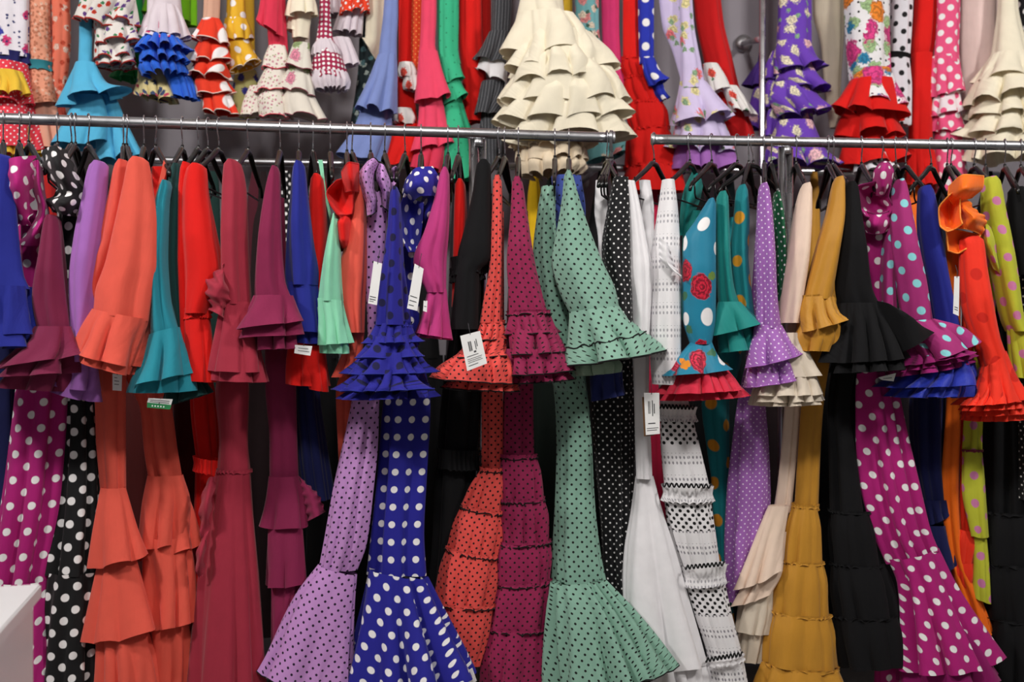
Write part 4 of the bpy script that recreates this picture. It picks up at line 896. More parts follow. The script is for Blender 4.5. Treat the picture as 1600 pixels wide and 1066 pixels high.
leaf = plain('#1f8f4a'); tul_b = plain('#1d62d8', .6, .3); tul_w = plain('#ded2da', .6, .2); lime = plain('#7cc81c'); redw = dots('#e6391c', W, .14, .026, .2)
yelw = dots('#e6b42a', W, .075, .012, .1); pinkred = plain('#dd3550'); fine = floral('#ece4d8', [('#d890a0', 60, .3, .35), ('#b0b878', 70, .22, .25)])
wine_d = grid_dots('#a21a48', W, .017, .017, .0052); ord_d = dots('#e8401c', W, .03, .005); denim = plain('#7d8ec8'); sparkle = dots('#e0451c', '#ffb060', .02, .0022, .3)
pcoral = plain('#f0486a'); green = dots('#35b888', '#1f8a62', .05, .003, .2); pin = stripes('#3c3d42', '#8c8d92', .012, .12)
tealf = floral('#76b8bc', [('#e89090', 12, .3, .4), ('#f0e0c8', 16, .28, .35), ('#3f6a58', 22, .2, .3)]); bwd = dots('#1f2fae', W, .085, .014, .15)
lilf = floral('#d6c8ec', [('#e8dca0', 13, .3, .35), ('#f07a80', 12, .3, .3), ('#8fb08a', 18, .24, .35)]); wred = floral('#e8e4e0', [('#e85040', 14, .3, .4), ('#5f8f6a', 24, .22, .3)])
purf = floral('#6a3cb4', [('#f0e4c8', 13, .34, .4), ('#f2c0c8', 11, .36, .35), ('#8fb890', 20, .22, .3)]); gard = floral('#f0eef0', [('#a8c890', 10, .34, .4), ('#2a86b0', 11, .32, .4), ('#f08a28', 7, .36, .35), ('#e0408a', 7, .38, .4)], (K, .034, .0042))
wbd = dots('#ecebf2', '#111114', .062, .010, .1); pkd = dots('#ea5484', W, .06, .0115, .1); palepink = plain('#ecd2cc'); bcol = plain('#ead8bc')
frost = plain('#e4dccf')

d = upper('white daisy dress', 'white dress printed with blue and pink daisies and a navy lace band at the left', 10)
column(d, daisy, 10, 22, [(-20, 46, -60), (-22, 48, 40), (-24, 48, 92)], n=5, seed=1)
d.frill(plain('#1c1c58'), -24, 90, 50, 96, 18, 0, 16, bk=.6)
d = upper('red dotted dress with yellow ruffles', 'red dress with fine white dots and yellow ruffles hanging at the left edge', 6, dz=-.03)
rsd = dots('#e83a4c', W, .022, .0028); ylw = plain('#eec23c')
column(d, rsd, -10, 20, [(-30, 40, -60), (-30, 42, 60), (-34, 44, 140)], z=.06)
ruf(d, rsd, [(-34, 42, 100), (-40, 46, 130), (-44, 52, 165)], z=.0, seed=4)
ruf(d, ylw, [(-20, 34, 112), (-10, 42, 130), (-16, 150, 47, 148)], z=-.05, seed=4, n=8)
ruf(d, rsd, [(-34, 46, 150), (-44, 56, 190), (-50, 62, 235)], z=.02, seed=5)
ruf(d, ylw, [(-40, 40, 165), (-44, 56, 195), (-44, 262, 68, 240)], z=.04, seed=6)
d = upper('peach patterned dress', 'peach dress with a woven pattern and a teal braid band', 62)
column(d, peach, 64, 14, [(47, 77, -60), (47, 78, 60), (46, 80, 110), (45, 168, 88, 160)], n=3, seed=3)
d.frill(plain('#2a7a86'), 46, 103, 79, 105, 14, 0, 10, amp=.03)
ruf(d, plain('#e8a890'), [(46, 88, 150), (44, 96, 190), (50, 230, 104, 236)], z=.03)
d = upper('coral diamond dress', 'coral dress with a pale diamond print beside the cyan one', 92)
column(d, diamond, 94, 14, [(76, 108, -60), (78, 110, 60), (76, 104, 130), (72, 172, 96, 166)], n=4, seed=3, z=.02)
ruf(d, coral, [(72, 100, 160), (66, 108, 200), (60, 232, 112, 240)], z=.04)

d = upper('cyan dress', 'sky blue dress with flared flounces hanging behind the left rail', 134, dz=-.08)
column(d, cyan, 134, 10, [(124, 146, -60), (124, 144, 50), (122, 144, 110)], n=3, seed=2, amp=(.02, .04))
ruf(d, cyan, [(118, 148, 98), (104, 168, 130), (88, 168, 200, 142)], n=4, amp=(.02, .24), seed=3)
ruf(d, cyan, [(118, 160, 150), (105, 170, 185), (84, 234, 172, 222)], n=4, seed=8, z=.01)
ruf(d, cyan, [(140, 180, 150), (150, 200, 195), (150, 258, 226, 242)], n=5, seed=9, z=.06, amp=(.05, .18))

d = upper('white floral dress with red trim', 'white floral dress with many red edged ruffles above the cyan one', 172, dz=-.12)
column(d, wfl, 172, 14, [(150, 196, -60), (145, 200, -20)], seed=4)
for k, q in enumerate(([(140, 205, -30), (126, 212, 0), (114, 30, 186, 48)], [(150, 210, -10), (150, 214, 15), (148, 32, 216, 40)], [(150, 208, 20), (146, 214, 45), (146, 74, 218, 66)], [(152, 206, 50), (148, 210, 72), (145, 95, 212, 90)], [(160, 206, 70), (152, 212, 90), (150, 106, 216, 104)])):
    ruf(d, wfl, q, z=-.0 + .012*k, n=6, seed=20+k, trim=plain('#a83028'), trim_r=.003, amp=(.04, .24))
d = upper('green dress under the floral ruffles', 'green dress hem showing between the red trimmed and the blue ruffled dresses', 206)
column(d, leaf, 206, 12, [(190, 222, -60), (186, 224, 60), (182, 228, 100)], seed=4, z=.05)
ruf(d, leaf, [(186, 224, 92), (178, 230, 112), (172, 122, 236, 130)], n=5, z=.03, seed=2)
d = upper('lime green dress', 'lime green dress behind the white and blue tulle ruffles', 278)
column(d, lime, 278, 14, [(240, 300, -60), (236, 304, 0)], seed=4, z=.06)
ruf(d, lime, [(238, 300, -40), (232, 306, -5), (228, 26, 308, 42)], n=6, z=.05, seed=6)
d = upper('blue tulle dress', 'bright blue and white tulle ruffled dress in the upper left', 252, dz=-.08)
column(d, tul_w, 252, 14, [(232, 278, -60), (230, 282, 0), (228, 286, 40)], seed=4)
ruf(d, tul_w, [(236, 278, 10), (225, 288, 30), (220, 58, 298, 60)], n=9, z=-.01, seed=3)
ruf(d, floral('#e9dfe8', [('#d82a70', 20, .33, .5)]), [(236, 275, 30), (228, 280, 48), (224, 62, 284, 64)], n=8, z=-.02, seed=8)
for k, (a, b_, y) in enumerate(((208, 302, 82), (214, 300, 100), (222, 294, 120))):
    ruf(d, tul_b, [(228, 278, y-28), (216, 292, y-12), (a, y, b_, y-4)], n=12, z=-.02 + .012*k, seed=30+k, amp=(.05, .2))
ruf(d, tul_b, [(250, 290, 100), (260, 306, 130), (268, 150, 312, 158)], n=9, z=.04, seed=44)
ruf(d, floral('#d8c890', [('#c84060', 30, .3, .3), ('#3a4a70', 24, .32, .4)]), [(216, 262, 105), (214, 270, 130), (212, 150, 280, 162)], n=7, z=.06, seed=45)

d = upper('red dress with big white dots', 'red dress with large white dots and stacked curling ruffles in the upper left', 328, dz=-.08)
column(d, plain('#d8a890'), 330, 10, [(318, 346, -60), (318, 344, 0), (316, 342, 40)], seed=4)
for k, q in enumerate(([(316, 344, 30), (308, 354, 48), (300, 62, 362, 70)], [(312, 346, 62), (302, 356, 80), (296, 98, 360, 96)], [(308, 348, 90), (298, 358, 108), (286, 118, 362, 125)], [(312, 348, 115), (302, 358, 132), (304, 152, 364, 146)], [(322, 352, 135), (316, 366, 160), (314, 176, 376, 180)])):
    ruf(d, redw, q, n=5, z=-.0 + .012*k, seed=60+k, trim=plain('#f0d8cc'), trim_r=.002, amp=(.03, .25))
d = upper('yellow dress with white dots', 'yellow dress with white dots and wide ruffles left of the pink red one', 368, dz=-.03)
column(d, yelw, 368, 10, [(355, 380, -60), (354, 382, 0), (352, 386, 40)], seed=4)
ruf(d, yelw, [(352, 386, 30), (350, 394, 50), (352, 66, 396, 62)], n=5, z=.0, seed=3)
ruf(d, yelw, [(352, 388, 50), (354, 398, 80), (356, 116, 408, 96)], n=5, z=.01, seed=7, trim=cream)
d = upper('lemon floral dress', 'lemon and blue patterned dress hem behind the yellow dotted one', 384)
column(d, ylw, 372, 10, [(362, 396, -60), (362, 398, 80)], seed=4, z=.07)
ruf(d, floral('#d8d48a', [('#4a4ab0', 18, .33, .5)]), [(368, 400, 110), (364, 408, 145), (364, 182, 412, 184)], n=5, z=.06, seed=5)

d = upper('pink red dress', 'pinkish red dress with a short flounce in the upper row', 424, dz=-.05)
column(d, pinkred, 424, 10, [(418, 444, -60), (416, 446, 0), (420, 450, 80), (424, 452, 110)], seed=4)
ruf(d, pinkred, [(410, 438, -20), (404, 440, 20), (400, 34, 442, 58)], n=4, z=-.05, seed=5)
d = upper('small floral tiered dress', 'cream dress with tiny flowers in puffed tiers above the left rail', 428, dz=-.07)
column(d, fine, 424, 10, [(418, 446, -60), (420, 446, 60), (418, 446, 90)], seed=4, z=.05)
for k, q in enumerate(([(420, 446, 72), (412, 452, 90), (408, 108, 454, 110)], [(414, 448, 108), (404, 448, 125), (396, 144, 448, 142)], [(412, 440, 138), (402, 448, 160), (404, 182, 452, 184)])):
    ruf(d, fine, q, n=4, z=0, seed=70+k, amp=(.02, .1), trim=pinkred, tau=.3)
ruf(d, fine, [(390, 412, 135), (380, 416, 160), (376, 182, 420, 180)], n=4, z=.03, amp=(.02, .12))
d = upper('cream ruffled dress at the top', 'cream dress with a burgundy trimmed short ruffle at the top edge', 470, dz=-.06)
column(d, cream, 470, 10, [(456, 484, -60), (454, 488, 0), (456, 482, 60)], seed=4)
ruf(d, cream, [(456, 484, -20), (450, 494, 5), (446, 26, 498, 24)], n=5, seed=6)
ruf(d, cream, [(456, 476, 15), (448, 478, 35), (445, 46, 480, 56)], n=5, z=.01, seed=7)
d = upper('green and pink floral dress', 'white dress with blurred green and pink flowers and belled flounces', 474, dz=-.08)
gpf = floral('#e4ded2', [('#e890a8', 12, .34, .4), ('#9aae78', 12, .3, .45)])
column(d, gpf, 470, 10, [(456, 486, -60), (458, 484, 50), (458, 484, 80)], seed=4, z=.05)
ruf(d, gpf, [(458, 484, 68), (450, 486, 90), (446, 104, 490, 112)], n=4, seed=8, trim=plain('#8a3048'), amp=(.02, .1))
ruf(d, gpf, [(450, 482, 104), (444, 488, 120), (439, 138, 494, 152)], n=4, z=0, seed=9, trim=plain('#8a3048'), amp=(.02, .1))
ruf(d, frost, [(450, 484, 135), (440, 496, 160), (440, 178, 512, 190)], n=4, z=.01, seed=10, trim=plain('#8a3048'), amp=(.02, .12))
d = upper('wine dress with white dots', 'wine red dress with small white dots, organza frills and a belled hem', 512, dz=-.06)
column(d, wine_d, 506, 10, [(498, 518, -60), (499, 516, 10), (494, 520, 60), (488, 530, 80)], seed=4)
ruf(d, tul_w, [(496, 518, 62), (488, 526, 75), (486, 88, 530, 86)], n=12, seed=12, amp=(.05, .15))
ruf(d, wine_d, [(494, 526, 78), (488, 538, 100), (484, 122, 546, 126)], n=4, seed=13, amp=(.02, .06), tau=.2)
ruf(d, tul_w, [(485, 544, 114), (486, 548, 128), (492, 142, 546, 140)], n=14, seed=14, amp=(.05, .12))
ruf(d, tul_w, [(518, 548, 60), (526, 556, 80), (530, 108, 562, 100)], n=7, seed=15, amp=(.05, .2), z=.01)
d = upper('orange red dotted dress', 'orange red dress with white dots and pale organza at the top of the picture', 552)
column(d, ord_d, 556, 12, [(536, 576, -60), (534, 578, 0)], seed=4)
ruf(d, ord_d, [(540, 574, -30), (532, 578, 0), (528, 24, 580, 20)], n=6, seed=2)
ruf(d, tul_w, [(536, 572, 5), (526, 570, 30), (520, 50, 568, 56)], n=8, seed=2, z=.01)
ruf(d, tul_w, [(508, 540, -40), (506, 545, 0), (504, 26, 550, 24)], n=8, seed=3, z=.03)
d = upper('ivory dress', 'ivory dress with a plain flared hem left of the denim blue one', 584)
column(d, plain('#e2d8c0'), 588, 12, [(576, 604, -60), (572, 602, 0), (570, 600, 60), (565, 58, 592, 100)], seed=4)
darkf = floral('#1f2f34', [('#c8d8d0', 26, .3, .4), ('#5f8a90', 22, .3, .4)])
column(d, darkf, 580, 10, [(564, 590, -60), (560, 592, 100), (548, 590, 190), (535, 580, 272)], z=.08, seed=5, name='skirt')

d = upper('denim blue dress', 'plain denim blue dress with pleated flounces in the middle of the upper row', 612, dz=-.08)
column(d, denim, 612, 11, [(602, 622, -60), (598, 622, 20), (592, 620, 70), (590, 620, 92)], seed=4, n=3)
ruf(d, denim, [(590, 620, 86), (574, 622, 125), (551, 168, 622, 178)], n=6, seed=16, amp=(.03, .14), tau=.4)
ruf(d, denim, [(570, 612, 150), (554, 612, 200), (526, 244, 600, 255)], n=5, seed=17, amp=(.03, .16), z=.02, tau=.4)
d = upper('red dress right of the denim', 'red dress with white floral trim under the denim and coral skirts', 634)
column(d, red, 634, 10, [(622, 646, -60), (622, 645, 60), (620, 648, 140), (620, 655, 215)], seed=4, n=3)
ruf(d, red, [(616, 656, 195), (600, 656, 225), (584, 262, 645, 256)], n=4, seed=18, z=-.02, amp=(.02, .12))
for (a, b_, y) in ((620, 652, 120), (628, 660, 140), (610, 650, 192)): ruf(d, wred, [(a+4, b_-6, y-22), (a, b_, y-6), (a+2, y, b_-2, y+4)], n=7, z=-.04, seed=y)
d = upper('orange sparkle dress', 'narrow orange dress with glittering specks beside the coral pink one', 652)
column(d, sparkle, 652, 9, [(644, 662, -60), (642, 660, 60), (642, 656, 130)], seed=4, n=3, z=-.02)
d = upper('coral pink dress', 'coral pink dress with a flared sheer flounce in the upper row', 672, dz=-.06)
column(d, pcoral, 672, 11, [(659, 682, -60), (657, 682, 20), (655, 680, 70), (652, 684, 90)], seed=4, n=3)
ruf(d, pcoral, [(654, 684, 80), (652, 694, 115), (648, 162, 706, 150)], n=4, seed=19, amp=(.02, .16))
ruf(d, pcoral, [(656, 690, 140), (652, 698, 190), (640, 240, 708, 226)], n=5, seed=20, z=.01)
ruf(d, plain('#e03858'), [(650, 696, 200), (646, 700, 235), (640, 262, 694, 270)], n=6, seed=21, z=.02)
d = upper('green dress', 'sea green dress with tiny darker dots and a cascade of flounces', 700, dz=-.04)
column(d, green, 700, 12, [(684, 717, -60), (683, 717, 20), (684, 716, 80), (686, 720, 100)], seed=4, n=4)
for k, q in enumerate(([(686, 716, 92), (688, 722, 110), (692, 134, 727, 122)], [(690, 718, 120), (690, 726, 140), (690, 168, 732, 150)], [(690, 720, 150), (690, 728, 180), (688, 206, 736, 205)], [(690, 726, 195), (688, 734, 235), (690, 285, 740, 280)])):
    ruf(d, green, q, n=4, seed=80+k, z=-.02 + .01*k, amp=(.03, .2))
d = upper('red dress right of the green', 'red dress with a long plain skirt between the green and the grey striped ones', 738)
column(d, red, 736, 12, [(716, 752, -60), (716, 754, 60), (722, 760, 130), (724, 756, 190)], seed=4, n=4)
column(d, plain('#c01410'), 756, 8, [(746, 768, -60), (745, 768, 60), (744, 768, 160)], z=.06)
ruf(d, red, [(722, 756, 140), (718, 752, 170), (722, 196, 756, 190)], n=5, seed=3, z=.01)
d = upper('grey pinstriped dress', 'charcoal pinstriped dress with a white ruffle left of the cream tower of ruffles', 785, dz=-.04)
column(d, pin, 784, 11, [(768, 800, -60), (768, 800, 0), (766, 796, 60)], seed=4, n=3)
ruf(d, pin, [(764, 794, 50), (748, 794, 78), (737, 92, 790, 100)], n=4, seed=22, amp=(.02, .18))
ruf(d, white, [(752, 792, 88), (744, 794, 108), (738, 106, 796, 140)], n=5, seed=23, z=.0)
ruf(d, pin, [(752, 790, 128), (744, 786, 155), (736, 178, 780, 182)], n=4, seed=24, z=.0)
ruf(d, pin, [(752, 784, 170), (748, 786, 215), (742, 262, 790, 265)], n=4, seed=25, z=.02)

d = upper('cream tower of ruffles', 'cream dress built of many large curling ruffles in the upper middle', 860, dz=-.18)
column(d, cream, 850, 16, [(820, 876, -60), (815, 880, 0), (806, 888, 60), (800, 920, 140), (800, 940, 220)], seed=4, n=3)
for k, (xl, yl, xr, yr, n, z) in enumerate(((798, 62, 892, 50, 4, -.02), (784, 90, 932, 92, 6, -.03), (788, 118, 960, 112, 8, -.03), (782, 142, 968, 128, 8, -.04), (782, 168, 990, 162, 9, -.04), (780, 200, 994, 184, 9, -.04), (784, 226, 998, 216, 8, -.02))):
    cx = (xl + xr)/2; w = (xr - xl)/2
    ruf(d, cream, [(cx - w*.55 - 8, yl - 66, cx + w*.55, yl - 66), (cx - w*.85, yl - 30, cx + w*.86, yl - 34), (xl, yl, xr, yr)], n=n, seed=300+k, z=z, amp=(.05, .24), tau=1.1, rows=20, bmax=.12, nth=150)
for k, y in enumerate((235, 256, 276)): ruf(d, bcol, [(815, 905, y-34), (806, 920, y-16), (798+6*k, y, 930-10*k, y-4)], n=12, z=.02, seed=320+k, amp=(.04, .16))
d = upper('mustard dress', 'narrow mustard yellow dress behind the cream tower of ruffles', 886, dz=.05)
column(d, plain('#d8b030'), 886, 8, [(876, 894, -60), (878, 894, 40), (880, 896, 160)], n=3)
d = upper('teal floral dress', 'pale teal dress with blossom branches right of the cream ruffles', 914, dz=-.0)
column(d, tealf, 916, 13, [(898, 936, -60), (898, 936, 30), (902, 942, 100), (910, 950, 160)], n=4, seed=9)
ruf(d, tealf, [(905, 960, 180), (905, 985, 215), (905, 262, 984, 238)], n=5, seed=27, z=.05)
ruf(d, wred, [(940, 975, 140), (950, 988, 165), (955, 186, 994, 180)], n=5, seed=28, z=.03)
d = upper('pink dress', 'bright pink plain dress left of the long red tiered one', 954)
column(d, plain('#e03a78'), 954, 12, [(938, 968, -60), (940, 968, 40), (942, 972, 95), (946, 980, 130), (950, 985, 175)], n=4, seed=9, z=.02)
d = upper('long red tiered dress', 'long red dress with gathered tiers behind the gap between the two rails', 992, dz=-.02)
column(d, red, 988, 12, [(974, 998, -60), (973, 998, 30), (973, 1000, 92)], n=4, seed=9)
tiers(d, red, (red, None), [(972, 92, 1000, 92), (976, 122, 1012, 120), (980, 162, 1034, 160), (984, 205, 1046, 200), (976, 262, 1058, 258), (972, 300, 1070, 300)], 0, 8, seed=330, trimh=5)
d = upper('royal blue dress with white dots above', 'royal blue dress with white dots and small ruffles in the upper row', 1010, dz=-.05)
column(d, bwd, 1010, 10, [(996, 1023, -60), (997, 1022, 30), (999, 1022, 100)], n=3, seed=9)
ruf(d, bwd, [(1002, 1022, 90), (1006, 1034, 115), (1014, 136, 1046, 124)], n=4, seed=29)
ruf(d, bwd, [(1014, 1034, 125), (1020, 1042, 145), (1030, 160, 1048, 152)], n=4, seed=30, z=.01)
d = upper('lilac floral dress', 'pale lilac dress with roses and layered flounces beside the purple one', 1078, dz=-.08)
column(d, lilf, 1062, 16, [(1026, 1076, -60), (1034, 1082, 40), (1050, 1088, 80), (1062, 1092, 120)], n=4, seed=9, z=.03)
column(d, lilf, 1070, 12, [(1060, 1080, -60), (1062, 1084, 30), (1063, 1096, 100), (1062, 1104, 140)], n=3, seed=9, z=-.03)
ruf(d, lilf, [(1062, 1104, 128), (1056, 1130, 160), (1048, 196, 1152, 182)], n=5, seed=31, amp=(.02, .18))
ruf(d, lilf, [(1058, 1120, 170), (1050, 1140, 210), (1034, 232, 1150, 240)], n=6, seed=32, z=.01)
ruf(d, lilac, [(1058, 1140, 215), (1050, 1146, 245), (1046, 268, 1150, 262)], n=7, seed=33, z=.03)
d = upper('dark red dress', 'deep red dress with white floral ruffles at its hip', 1112, dz=.0)
column(d, plain('#c80f12'), 1098, 18, [(1080, 1122, -60), (1086, 1130, 30), (1098, 1144, 90), (1108, 1156, 140), (1128, 1178, 205), (1132, 1184, 222)], n=4, seed=9)
ruf(d, wred, [(1098, 1122, 100), (1100, 1134, 120), (1104, 146, 1142, 140)], n=5, seed=34, z=-.06)
ruf(d, wred, [(1126, 1152, 135), (1136, 1168, 158), (1140, 172, 1184, 182)], n=6, seed=35, z=-.06)
d = upper('purple floral dress', 'purple dress with cream flowers and four rows of curling ruffles', 1242, dz=-.10)
column(d, purf, 1240, 14, [(1216, 1266, -60), (1215, 1268, 20), (1212, 1268, 80), (1212, 1270, 180), (1206, 1280, 230)], n=4, seed=9, z=.02)
for k, q in enumerate(([(1214, 1266, 66), (1206, 1280, 92), (1206, 116, 1296, 104)], [(1222, 1268, 100), (1214, 1284, 125), (1224, 140, 1302, 142)], [(1210, 1262, 130), (1200, 1280, 155), (1216, 186, 1300, 172)], [(1214, 1270, 190), (1200, 1290, 230), (1190, 260, 1320, 258)])):
    ruf(d, purf, q, n=5, seed=350+k, trim=plain('#4a2c80'), amp=(.03, .24))
for k, q in enumerate(([(1206, 1230, 80), (1196, 1236, 105), (1190, 124, 1232, 130)], [(1200, 1226, 120), (1192, 1230, 150), (1189, 170, 1230, 165)], [(1202, 1226, 160), (1194, 1232, 190), (1190, 215, 1236, 212)])):
    ruf(d, purf, q, n=5, seed=360+k, z=.03, trim=plain('#4a2c80'), amp=(.03, .24))
d = upper('purple ruffle dress behind the upright', 'dark purple ruffled dress partly hidden by the chrome upright', 1178, dz=.1)
column(d, plain('#3a2468'), 1188, 6, [(1188, 1196, -60), (1188, 1196, 60), (1183, 1196, 100)], n=3)
ruf(d, plain('#4a2c80'), [(1184, 1196, 96), (1172, 1196, 114), (1160, 134, 1198, 138)], n=5, seed=2)
ruf(d, purf, [(1180, 1200, 130), (1170, 1206, 165), (1162, 200, 1210, 205)], n=5, seed=3)
d = upper('oatmeal dress', 'plain oatmeal satin dress between the purple and the garden print ones', 1294)
column(d, plain('#d8ccb4', .5), 1294, 14, [(1270, 1320, -60), (1270, 1320, 20), (1282, 1318, 70), (1288, 1314, 140), (1296, 1314, 200)], n=4, seed=9, z=.02)
d = upper('garden print dress', 'white dress with a bright garden flower print, black dots and red flounces', 1356, dz=-.10)
column(d, gard, 1354, 14, [(1322, 1390, -60), (1319, 1389, 0), (1322, 1390, 60), (1326, 1392, 110), (1328, 1396, 130)], n=3, seed=9, amp=(.02, .06))
ruf(d, gard, [(1338, 1390, 108), (1326, 1400, 135), (1316, 156, 1419, 172)], n=4, seed=36, amp=(.02, .16), tau=.5)
ruf(d, red, [(1330, 1396, 125), (1314, 1404, 150), (1302, 172, 1416, 188)], n=5, seed=37, amp=(.02, .2))
ruf(d, red, [(1326, 1398, 160), (1312, 1406, 190), (1304, 214, 1418, 212)], n=5, seed=38, z=.01, amp=(.02, .2))
ruf(d, red, [(1330, 1398, 200), (1320, 1402, 225), (1314, 262, 1424, 252)], n=5, seed=39, z=.02)
ruf(d, wbd, [(1340, 1390, 225), (1334, 1396, 250), (1330, 270, 1408, 268)], n=6, seed=40, z=.01)
d = upper('white dress with black dots', 'white dress with large black dots and a black lace band in the upper right', 1406, dz=-.02)
column(d, wbd, 1408, 12, [(1394, 1428, -60), (1392, 1426, 20), (1390, 1422, 88)], n=3, seed=9)
d.frill(black, 1388, 88, 1420, 93, 11, .0, 12, amp=.03)
ruf(d, wbd, [(1388, 1420, 92), (1388, 1424, 140), (1386, 198, 1424, 196)], n=5, seed=3, amp=(.03, .1), tau=.3)
d = upper('tall red dress at the right', 'tall plain red dress with a gathered skirt in the upper right', 1444, dz=.0)
column(d, red, 1448, 13, [(1430, 1466, -60), (1428, 1464, 20), (1422, 1460, 75), (1424, 1456, 90)], n=3, seed=9)
ruf(d, red, [(1424, 1458, 84), (1422, 1458, 150), (1418, 240, 1458, 238)], n=5, seed=41, amp=(.03, .1), tau=.3)
ruf(d, red, [(1418, 1460, 236), (1416, 1464, 260), (1414, 292, 1470, 290)], n=8, seed=42, amp=(.04, .14))
d = upper('pink dress with white dots', 'pink dress with white dots and a cascade of little ruffles in the upper right', 1482, dz=-.05)
column(d, pkd, 1482, 12, [(1464, 1500, -60), (1464, 1500, 20), (1460, 1498, 80), (1458, 1500, 100)], n=4, seed=9)
for k, q in enumerate(([(1458, 1498, 88), (1456, 1504, 120), (1455, 154, 1510, 142)], [(1460, 1498, 140), (1456, 1500, 160), (1453, 184, 1504, 175)], [(1460, 1498, 172), (1456, 1504, 190), (1455, 208, 1510, 205)], [(1460, 1500, 200), (1458, 1510, 250), (1456, 305, 1514, 295)])):
    ruf(d, dots('#f0e4ea', '#ea5484', .06, .0115, .1) if k == 1 else pkd, q, n=5, seed=370+k, z=.01*k, amp=(.03, .2))
d = upper('pale pink dress', 'pale blush pink dress left of the cream ruffled one at the right', 1532)
column(d, palepink, 1530, 15, [(1502, 1562, -60), (1498, 1560, 10), (1496, 1560, 70), (1500, 1556, 120), (1504, 1556, 220)], n=4, seed=9, z=.04)
d = upper('cream ruffled dress at the right', 'cream dress with large curling ruffles at the right edge of the upper row', 1576, dz=-.10)
column(d, cream, 1575, 14, [(1562, 1590, -60), (1560, 1590, 0), (1552, 1604, 70), (1545, 1620, 110)], n=3, seed=9)
for k, q in enumerate(([(1550, 1606, 84), (1534, 1622, 105), (1520, 128, 1640, 126)], [(1536, 1612, 110), (1518, 1640, 135), (1500, 166, 1650, 150)], [(1540, 1618, 140), (1520, 1640, 165), (1508, 184, 1660, 188)], [(1540, 1620, 165), (1520, 1640, 190), (1502, 214, 1660, 212)], [(1536, 1620, 195), (1520, 1640, 220), (1510, 250, 1650, 246)])):
    ruf(d, cream, q, n=7, seed=380+k, z=-.01, amp=(.03, .22), tau=1.0, rows=16)
d = upper('black dotted dress above', 'black dress with white dots at the upper right corner', 1602, dz=-.0)
column(d, dots('#0e0e12', W, .06, .0115), 1604, 12, [(1582, 1630, -60), (1585, 1630, 30), (1592, 1634, 110)], n=3, seed=9)

# ---------------------------------------------------------------- hangers
def hanger_proto():
    t = empty('clothes_hanger', (0, 0, 0))
    a = np.linspace(-.35, np.pi + .55, 18)
    hk = [(0, .019*math.cos(x), .0 + .0195*math.sin(x)) for x in a]
    y0, z0 = hk[-1][1], hk[-1][2]
    hk += [(0, y0*.8, z0 - .012), (0, y0*.3, z0 - .024), (0, 0, z0 - .036), (0, 0, z0 - .06)]
    tube('hook', hk, .0019, CHROME, t, 8)
    zt = z0 - .058
    tube('hook_socket', [(0, 0, zt + .012), (0, 0, zt - .006)], .0042, HPLAST, t, 10)
    s = np.linspace(-1, 1, 41); yy = s*.205
    zz = zt - .004 - .085*np.clip((np.abs(s) - .10)/.9, 0, 1)**.92 - .012*np.clip((np.abs(s) - .9)/.1, 0, 1)**2
    tube('shoulder_bar', np.c_[0*yy, yy, zz], .0075 - .0025*np.abs(s)**3, HPLAST, t, 10)
    tube('trouser_bar', [(0, -.165, zz[4] + .01), (0, -.16, zz[4] - .035), (0, -.15, zz[4] - .045), (0, .15, zz[4] - .045), (0, .16, zz[4] - .035), (0, .165, zz[4] + .01)], .0026, HPLAST, t, 8)
    return t
proto = hanger_proto(); kids = list(proto.children); first = True
HANG += [(45, 60, 'the far left, a spare between blue and magenta'), (90, 70, 'the black collar, a spare left of it'), (198, 206, 'the coral pair, a spare between them'), (716.5, 705, 'the bright pink sleeve, a spare right of it'),
         (601, 612, 'the hooped lilac collar, a spare right of it'), (1400, 1385, 'the pale blue dots, a spare left of them'), (1455, 1430, 'the royal blue right sleeve, a spare right of it'), (1522, 1560, 'the orange ruffle, a spare right of it'), (1570, 1592, 'the yellow green shoulder, a spare right of it')]
HANG[:] = sorted(tuple(h) + (.9,)*(4 - len(h)) for h in HANG); seen = set()
for hx, tx, short, sc in HANG:
    c = P(hx, rail_y(hx), Dr(hx)); dx = (tx - 800)*(Dr(hx) - .2*sc)/FPX - c[0]
    ang = math.asin(max(-.85, min(.85, dx/(.205*sc))))
    if first: o = proto; first = False
    else:
        o = proto.copy(); COL.objects.link(o)
        for k in kids:
            q = k.copy(); COL.objects.link(q); q.parent = o
    o.location = tuple(c); o.rotation_euler.z = ang; o.scale.y = sc
    o['label'] = 'black hanger with chrome hook, for ' + short; o['category'] = 'hanger'; o['group'] = 'hangers along the front rails'
    if o['label'] in seen: o['label'] += ' (second)'
    seen.add(o['label'])

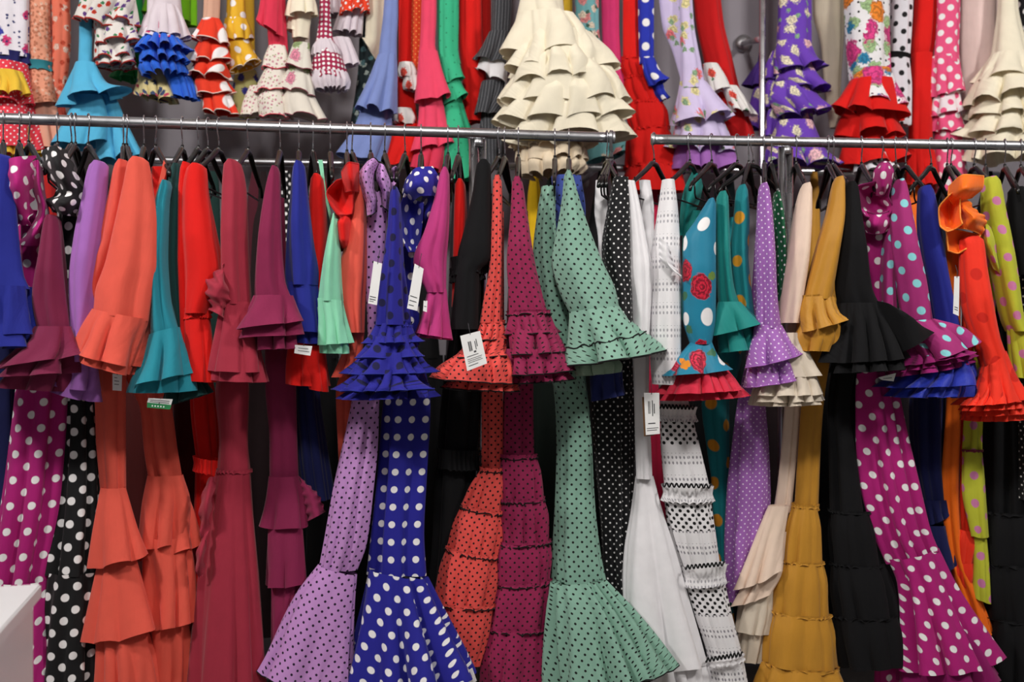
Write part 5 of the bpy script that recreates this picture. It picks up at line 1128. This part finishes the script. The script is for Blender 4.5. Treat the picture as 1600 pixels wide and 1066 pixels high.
# ---------------------------------------------------------------- price tags
CARD = solid('#efefee', .6, 'tag_card'); INK = solid('#3a3a3e', .7, 'tag_print'); KRAFT = solid('#6b4a2c', .7, 'tag_back'); GRN = solid('#1d7a45', .6, 'green_tag_print')
def tag(label, corners, d, lines=(), back=False, green=False):
    """flat card through four picture corners (tl, tr, br, bl) at depth d, with printed lines (u0, v0, u1, v1)"""
    q = [P(x, y, d) for x, y in corners]; loc = (q[0] + q[1])/2
    t = empty('price_tag', tuple(loc), label, 'price tag', 'price tags on the dresses')
    q = [p - loc for p in q]; n = np.array([0, -1, 0])
    def pt(u, v, k): return (q[0]*(1-u)*(1-v) + q[1]*u*(1-v) + q[2]*u*v + q[3]*(1-u)*v + n*k)
    def slab(name, u0, v0, u1, v1, k0, k1, m):
        V = [pt(u, v, k) for k in (k0, k1) for u, v in ((u0, v0), (u1, v0), (u1, v1), (u0, v1))]
        return poly_obj(name, [tuple(x) for x in V], [(0, 1, 2, 3), (7, 6, 5, 4), (0, 4, 5, 1), (1, 5, 6, 2), (2, 6, 7, 3), (3, 7, 4, 0)], m, t, False)
    slab('card', 0, 0, 1, 1, 0, .0009, CARD if not green else GRN)
    if back: slab('backing_card', -.12, .1, .6, 1.03, -.004, -.002, KRAFT)
    for l in lines: slab('printed_line', *l, .0009, .0012, INK if not green else CARD)
    tube('string', [pt(.5, .04, .001), pt(.5, -.12, .003) , pt(.5, -.3, -.01)], .0008, INK, t, 6)
    return t
code = [(.30 + .035*i, .22, .318 + .035*i + .012*(i % 3 == 0), .5) for i in range(5)] + [(.62, .25, .66, .5), (.7, .2, .74, .42), (.12, .62, .7, .64), (.12, .7, .85, .715), (.12, .75, .8, .765), (.12, .8, .85, .815), (.12, .88, .6, .9), (.5, .52, .62, .57)]
dz = lambda x, o: Dr(x) + o
tag('white price tag with barcode on the coral black dotted cuff', [(719, 525), (750, 517), (761, 568), (730, 580)], dz(750, -.32), code)
tag('white price tag on brown card hanging in front of the white dress', [(1006, 614), (1030, 614), (1031, 678), (1009, 680)], dz(1018, -.24), [(.25, .2, .3, .5), (.34, .2, .38, .5), (.5, .18, .56, .56), (.62, .26, .68, .5), (.2, .72, .7, .745), (.1, .84, .9, .855), (.1, .89, .8, .905)], back=True)
tag('white price tag on the lilac dotted bodice', [(584, 408), (597, 412), (589, 477), (575, 474)], dz(585, -.27), [(.1, .82, .8, .84), (.1, .88, .8, .9), (.1, .93, .6, .945)])
tag('white price tag between the royal blue dots and the pink sleeve', [(648, 412), (662, 420), (652, 486), (636, 482)], dz(650, -.25), [(.1, .7, .8, .72), (.1, .8, .8, .82), (.1, .9, .6, .92)])
tag('white price tag under the royal blue cuff beside the mint one', [(461, 539), (488, 541), (485, 556), (460, 552)], dz(470, -.24), [(.2, .3, .8, .36), (.2, .6, .9, .66)])
tag('narrow white price tag beside the orange red dotted dress', [(1491, 432), (1499, 432), (1498, 494), (1489, 490)], dz(1495, -.30), [(.2, .8, .8, .82), (.2, .86, .8, .88)])
tag('pale price tag in the shadow under the front coral cuff', [(176, 584), (191, 586), (190, 611), (176, 610)], dz(183, -.17), [(.2, .2, .5, .24), (.2, .4, .7, .44), (.2, .6, .7, .64)])
tag('white and green price tag under the teal cuff', [(232, 622), (270, 624), (267, 634), (230, 630)], dz(250, -.24), [(.1, .3, .9, .4), (.1, .6, .9, .7)])
tag('green price tag with white print under the teal cuff', [(230, 629), (268, 633), (266, 640), (230, 637)], dz(250, -.243), [(.2 + .12*i, .4, .25 + .12*i, .7) for i in range(5)], green=True)
tag('small pale price tag under the black gathered cuff at the right', [(1372, 590), (1400, 583), (1396, 596), (1378, 594)], dz(1385, -.26), [(.2, .5, .8, .6)])
tag('small white price tag on the bright pink cuff', [(662, 470), (668, 470), (667, 488), (661, 486)], dz(665, -.27), [(.2, .5, .8, .56)])
